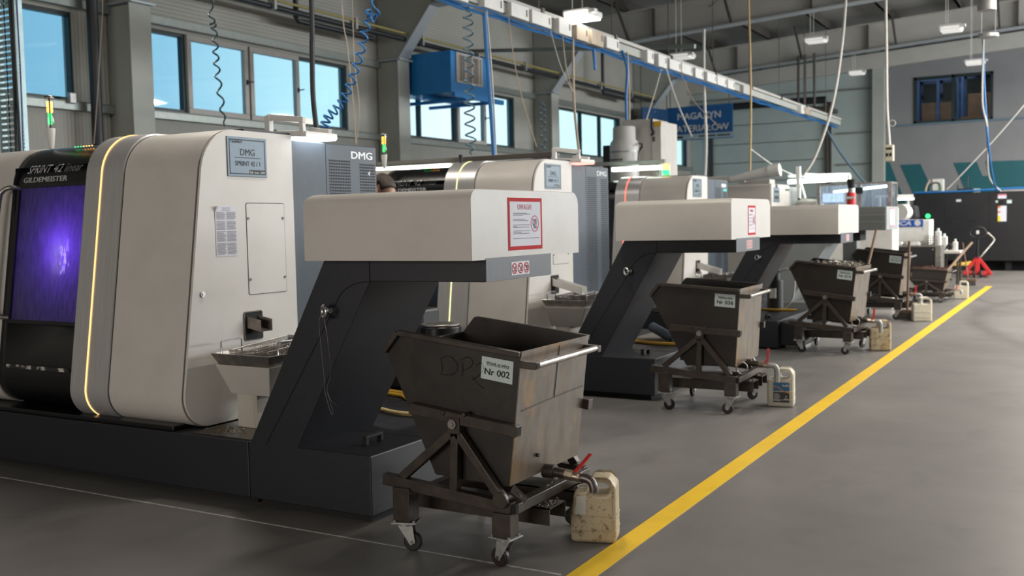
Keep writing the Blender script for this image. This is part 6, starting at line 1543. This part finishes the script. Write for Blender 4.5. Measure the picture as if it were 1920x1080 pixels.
# black machine at the far right
bm_ = thing('machining_centre', 'large black machine cabinet against the far wall, with warning stickers', 'machine', (-1, 29, 0))
x0 = -4.22; YM = 28.8; zt = 2.04
MB().box(x0, 4.2, YM, YM+2.6, .26, zt).build('cabinet', M('black_enamel', (.010, .010, .012), (.013, .013, .015), 6, .35), bm_, bevel=.015)
for x in (x0+.2, -2.0, -.2, 2.2, 3.9):
    for y in (YM+.15, YM+2.2): MB().box(x, x+.14, y, y+.15, 0, .27).build('foot', TOE, bm_)
MB().box(x0+.1, 4.1, YM+.5, YM+2.4, .02, .27).build('underside', TOE, bm_)
sx_ = U(1855, 430, YM).x
MB().box(sx_-.008, sx_+.008, YM-.004, YM, .27, zt-.01).box(x0+.02, sx_, YM-.004, YM, 1.05, 1.065).build('door_seam', TOE, bm_)
gr = MB(); g0, g1 = U(1772, 380, YM), U(1825, 405, YM)
for k in range(10): gr.box(g0.x, g1.x, YM-.012, YM, g1.z+(g0.z-g1.z)*k/10, g1.z+(g0.z-g1.z)*(k+.55)/10)
gr.build('vent_louvres', M('louvre_black', (.016, .016, .018), None, 5, .5), bm_)
for px, py in ((1780, 415), (1824, 414), (1780, 436)):
    p = U(px, py, YM); MB().box(p.x-.07, p.x+.07, YM-.015, YM, p.z-.03, p.z+.03).build('recessed_handle', TOE, bm_)
def sticker(px0, py0, px1, py1, mt, nm):
    p, q = U(px0, py0, YM), U(px1, py1, YM); return MB().box(p.x, q.x, YM-(.010 if nm == 'sticker_edge' else .006), YM, q.z, p.z).build(nm, mt, bm_)
sticker(1793, 374, 1802, 378, LABELW, 'sticker'); s = sticker(1871, 364, 1887, 372, PAPER, 'sticker'); sticker(1871, 364, 1887, 366.5, PINK, 'sticker_edge')
sticker(1871, 386, 1887, 415, PAPER, 'sticker'); sticker(1871, 386, 1876, 390, M('orange_print', (.7, .2, .08), None, 5, .5), 'sticker_edge'); sticker(1871, 405, 1876, 415, M('yellow_print', (.75, .6, .03), None, 5, .5), 'sticker_edge'); sticker(1871, 396, 1876, 399, M('orange_print2', (.7, .2, .08), None, 5, .5), 'sticker_edge')
sticker(1888, 375, 1897, 381, LABELW, 'sticker'); sticker(1867, 376, 1871, 380, LABELW, 'sticker')
p = U(1879, 379, YM); MB().cyl((p.x, YM, p.z), (p.x, YM-.05, p.z), .05, n=18).build('switch_knob', TOE, bm_)
p = U(1740, 405, YM); MB().cyl((p.x, YM, p.z), (p.x, YM-.05, p.z), .055, n=20).build('green_lamp', GREENLED, bm_)['label'] = 'glowing green lamp'
cable('blue_top_hose', [(x0+.02, YM+.05, zt+.03), (-3.0, YM+.05, zt+.035), (-1.9, YM+.1, zt+.07), (-1.3, YM+.15, zt+.07)], .03, BLUEH, 'blue hose lying along the top edge of the black machine', 'hose')
t = thing('pale_lid', 'pale flat cover on the right part of the black machine', 'cover', (1, YM+.3, zt)); p = U(1880, 357, YM+.3); MB().box(p.x, 3.5, YM+.3, YM+2, zt, zt+.10).build('lid_plate', BEIGE, t, bevel=.01)
t = thing('switch_box', 'white box with a green stripe on top of the black machine', 'box', (-3, YM+1, zt)); p, q = U(1748, 336, YM+1), U(1769, 360, YM+1)
MB().box(p.x, q.x, YM+1, YM+1.2, zt, p.z).build('box_case', WHITE, t, bevel=.01); MB().box(q.x-.12, q.x-.09, YM+.99, YM+1, zt+.1, p.z-.1).build('green_stripe', M('green_print', (.05, .4, .15), None, 5, .5), t)
t = thing('hoop_handle', 'dark hoop standing on the black machine in front of the white box', 'hoop', (-3, YM+.6, zt)); p = U(1754, 360, YM+.6)
MB().tube([(p.x-.13, p.y, zt), (p.x-.13, p.y, zt+.17)]+arc((p.x, p.y, zt+.17), .13, PI, 0, 10)+[(p.x+.13, p.y, zt)], .022, 8).build('hoop', PIPEM, t, smooth=50); MB().box(p.x-.07, p.x+.07, p.y-.05, p.y+.05, zt, zt+.09).build('hoop_base', BLACK, t)
cable('brown_pipe', [(U(1734, 362, YM+.6).x, YM+.6, zt), U(1737, 350, YM+.6), U(1743, 337, YM+.6)], .03, CABLEBR, 'brown bent pipe standing on the black machine left of the dark hoop', 'pipe')
t = thing('router_box', 'flat black box with an aerial on top of the black machine', 'box', (-2, YM+.5, zt)); p, q = U(1794, 358, YM+.5), U(1823, 358, YM+.5)
MB().box(p.x, q.x, YM+.5, YM+.8, zt, zt+.12).build('box_case', BLACK, t, bevel=.01); each('aerial', [MB().cyl((q.x-.12, YM+.6, zt+.1), (q.x-.12, YM+.6, zt+.45), .015), MB().cyl((p.x+.03, YM+.6, zt+.1), (p.x+.01, YM+.6, zt+.22), .02)], BLACK, t)
t = tag(MB().box(U(1825, 358, YM+.5).x, U(1837, 358, YM+.5).x, YM+.5, YM+.7, zt, zt+.10).build('grey_box', LABELW, bevel=.01), 'small pale box right of the flat black box on the black machine', 'box')
tag(MB().box(U(1693, 362, YM+.6).x, U(1699, 362, YM+.6).x, 27.5, 27.7, 0, U(1693, 357, 27.5).z).build('dark_post', BLACK), 'dark post just left of the black machine', 'post')
tag(MB().box(.0, .9, YM-.1, YM+.3, 0.02, .12).build('orange_crate', M('orange_crate', (.30, .06, .02), None, 5, .6), bevel=.02), 'dark orange crate under the right part of the black machine', 'crate')
# pallet jack
pj = thing('pallet_jack', 'red pallet jack with a black looped handle, parked in front of the black machine', 'pallet jack', (0, 0, 0), None, (-2.36, 25.75, 0), PI+.09)
bd = MB()
bd.box(-.05, .05, -.12, .05, .10, .48)
for s in (-1, 1): bd.bar((s*.035, .0, .44), (s*.29, .02, .08), .075)
bd.box(-.30, .30, -.05, .02, .06, .11)
bd.build('red_body', RED, pj, bevel=.008)
for s in (-1, 1): MB().box(s*.19-.075, s*.19+.075, -1.2, -.04, .06, .10).build('fork', RED, pj, bevel=.01)
for s in (-1, 1): MB().cyl((s*.07-.025, .06, .09), (s*.07+.025, .06, .09), .09, n=24).build('steer_wheel', RUBBER, pj, smooth=40, bevel=.008)
for s in (-1, 1): MB().cyl((s*.19-.04, -1.05, .04), (s*.19+.04, -1.05, .04), .04, n=18).build('load_roller', RUBBER, pj, smooth=40)
MB().cyl((0, .03, .45), (0, .10, .92), .024, n=12).cyl((0, 0, .30), (0, .0, .50), .045, n=14).build('tow_bar', BLACK, pj, smooth=40)
lp = [Vector((.17*math.cos(q)*1.0, .10+.03, 1.06+.125*math.sin(q))) for q in [2*PI*k/28 for k in range(28)]]
MB().tube(lp, .018, 8, closed=True).bar((0, .10, .90), (0, .13, 1.0), .05).build('loop_handle', CABLEB, pj, smooth=50)
MB().box(-.03, .03, .09, .13, 1.02, 1.10).build('release_lever', WHITE, pj)
cable('silver_hose', [U(1851, 436, 26.2), U(1862, 446, 26.2), U(1863, 452, 26.2), U(1850, 468, 26.0), U(1838, 482, 25.9)], .022, STEEL, 'bent silver bar behind the handle of the pallet jack', 'bar')
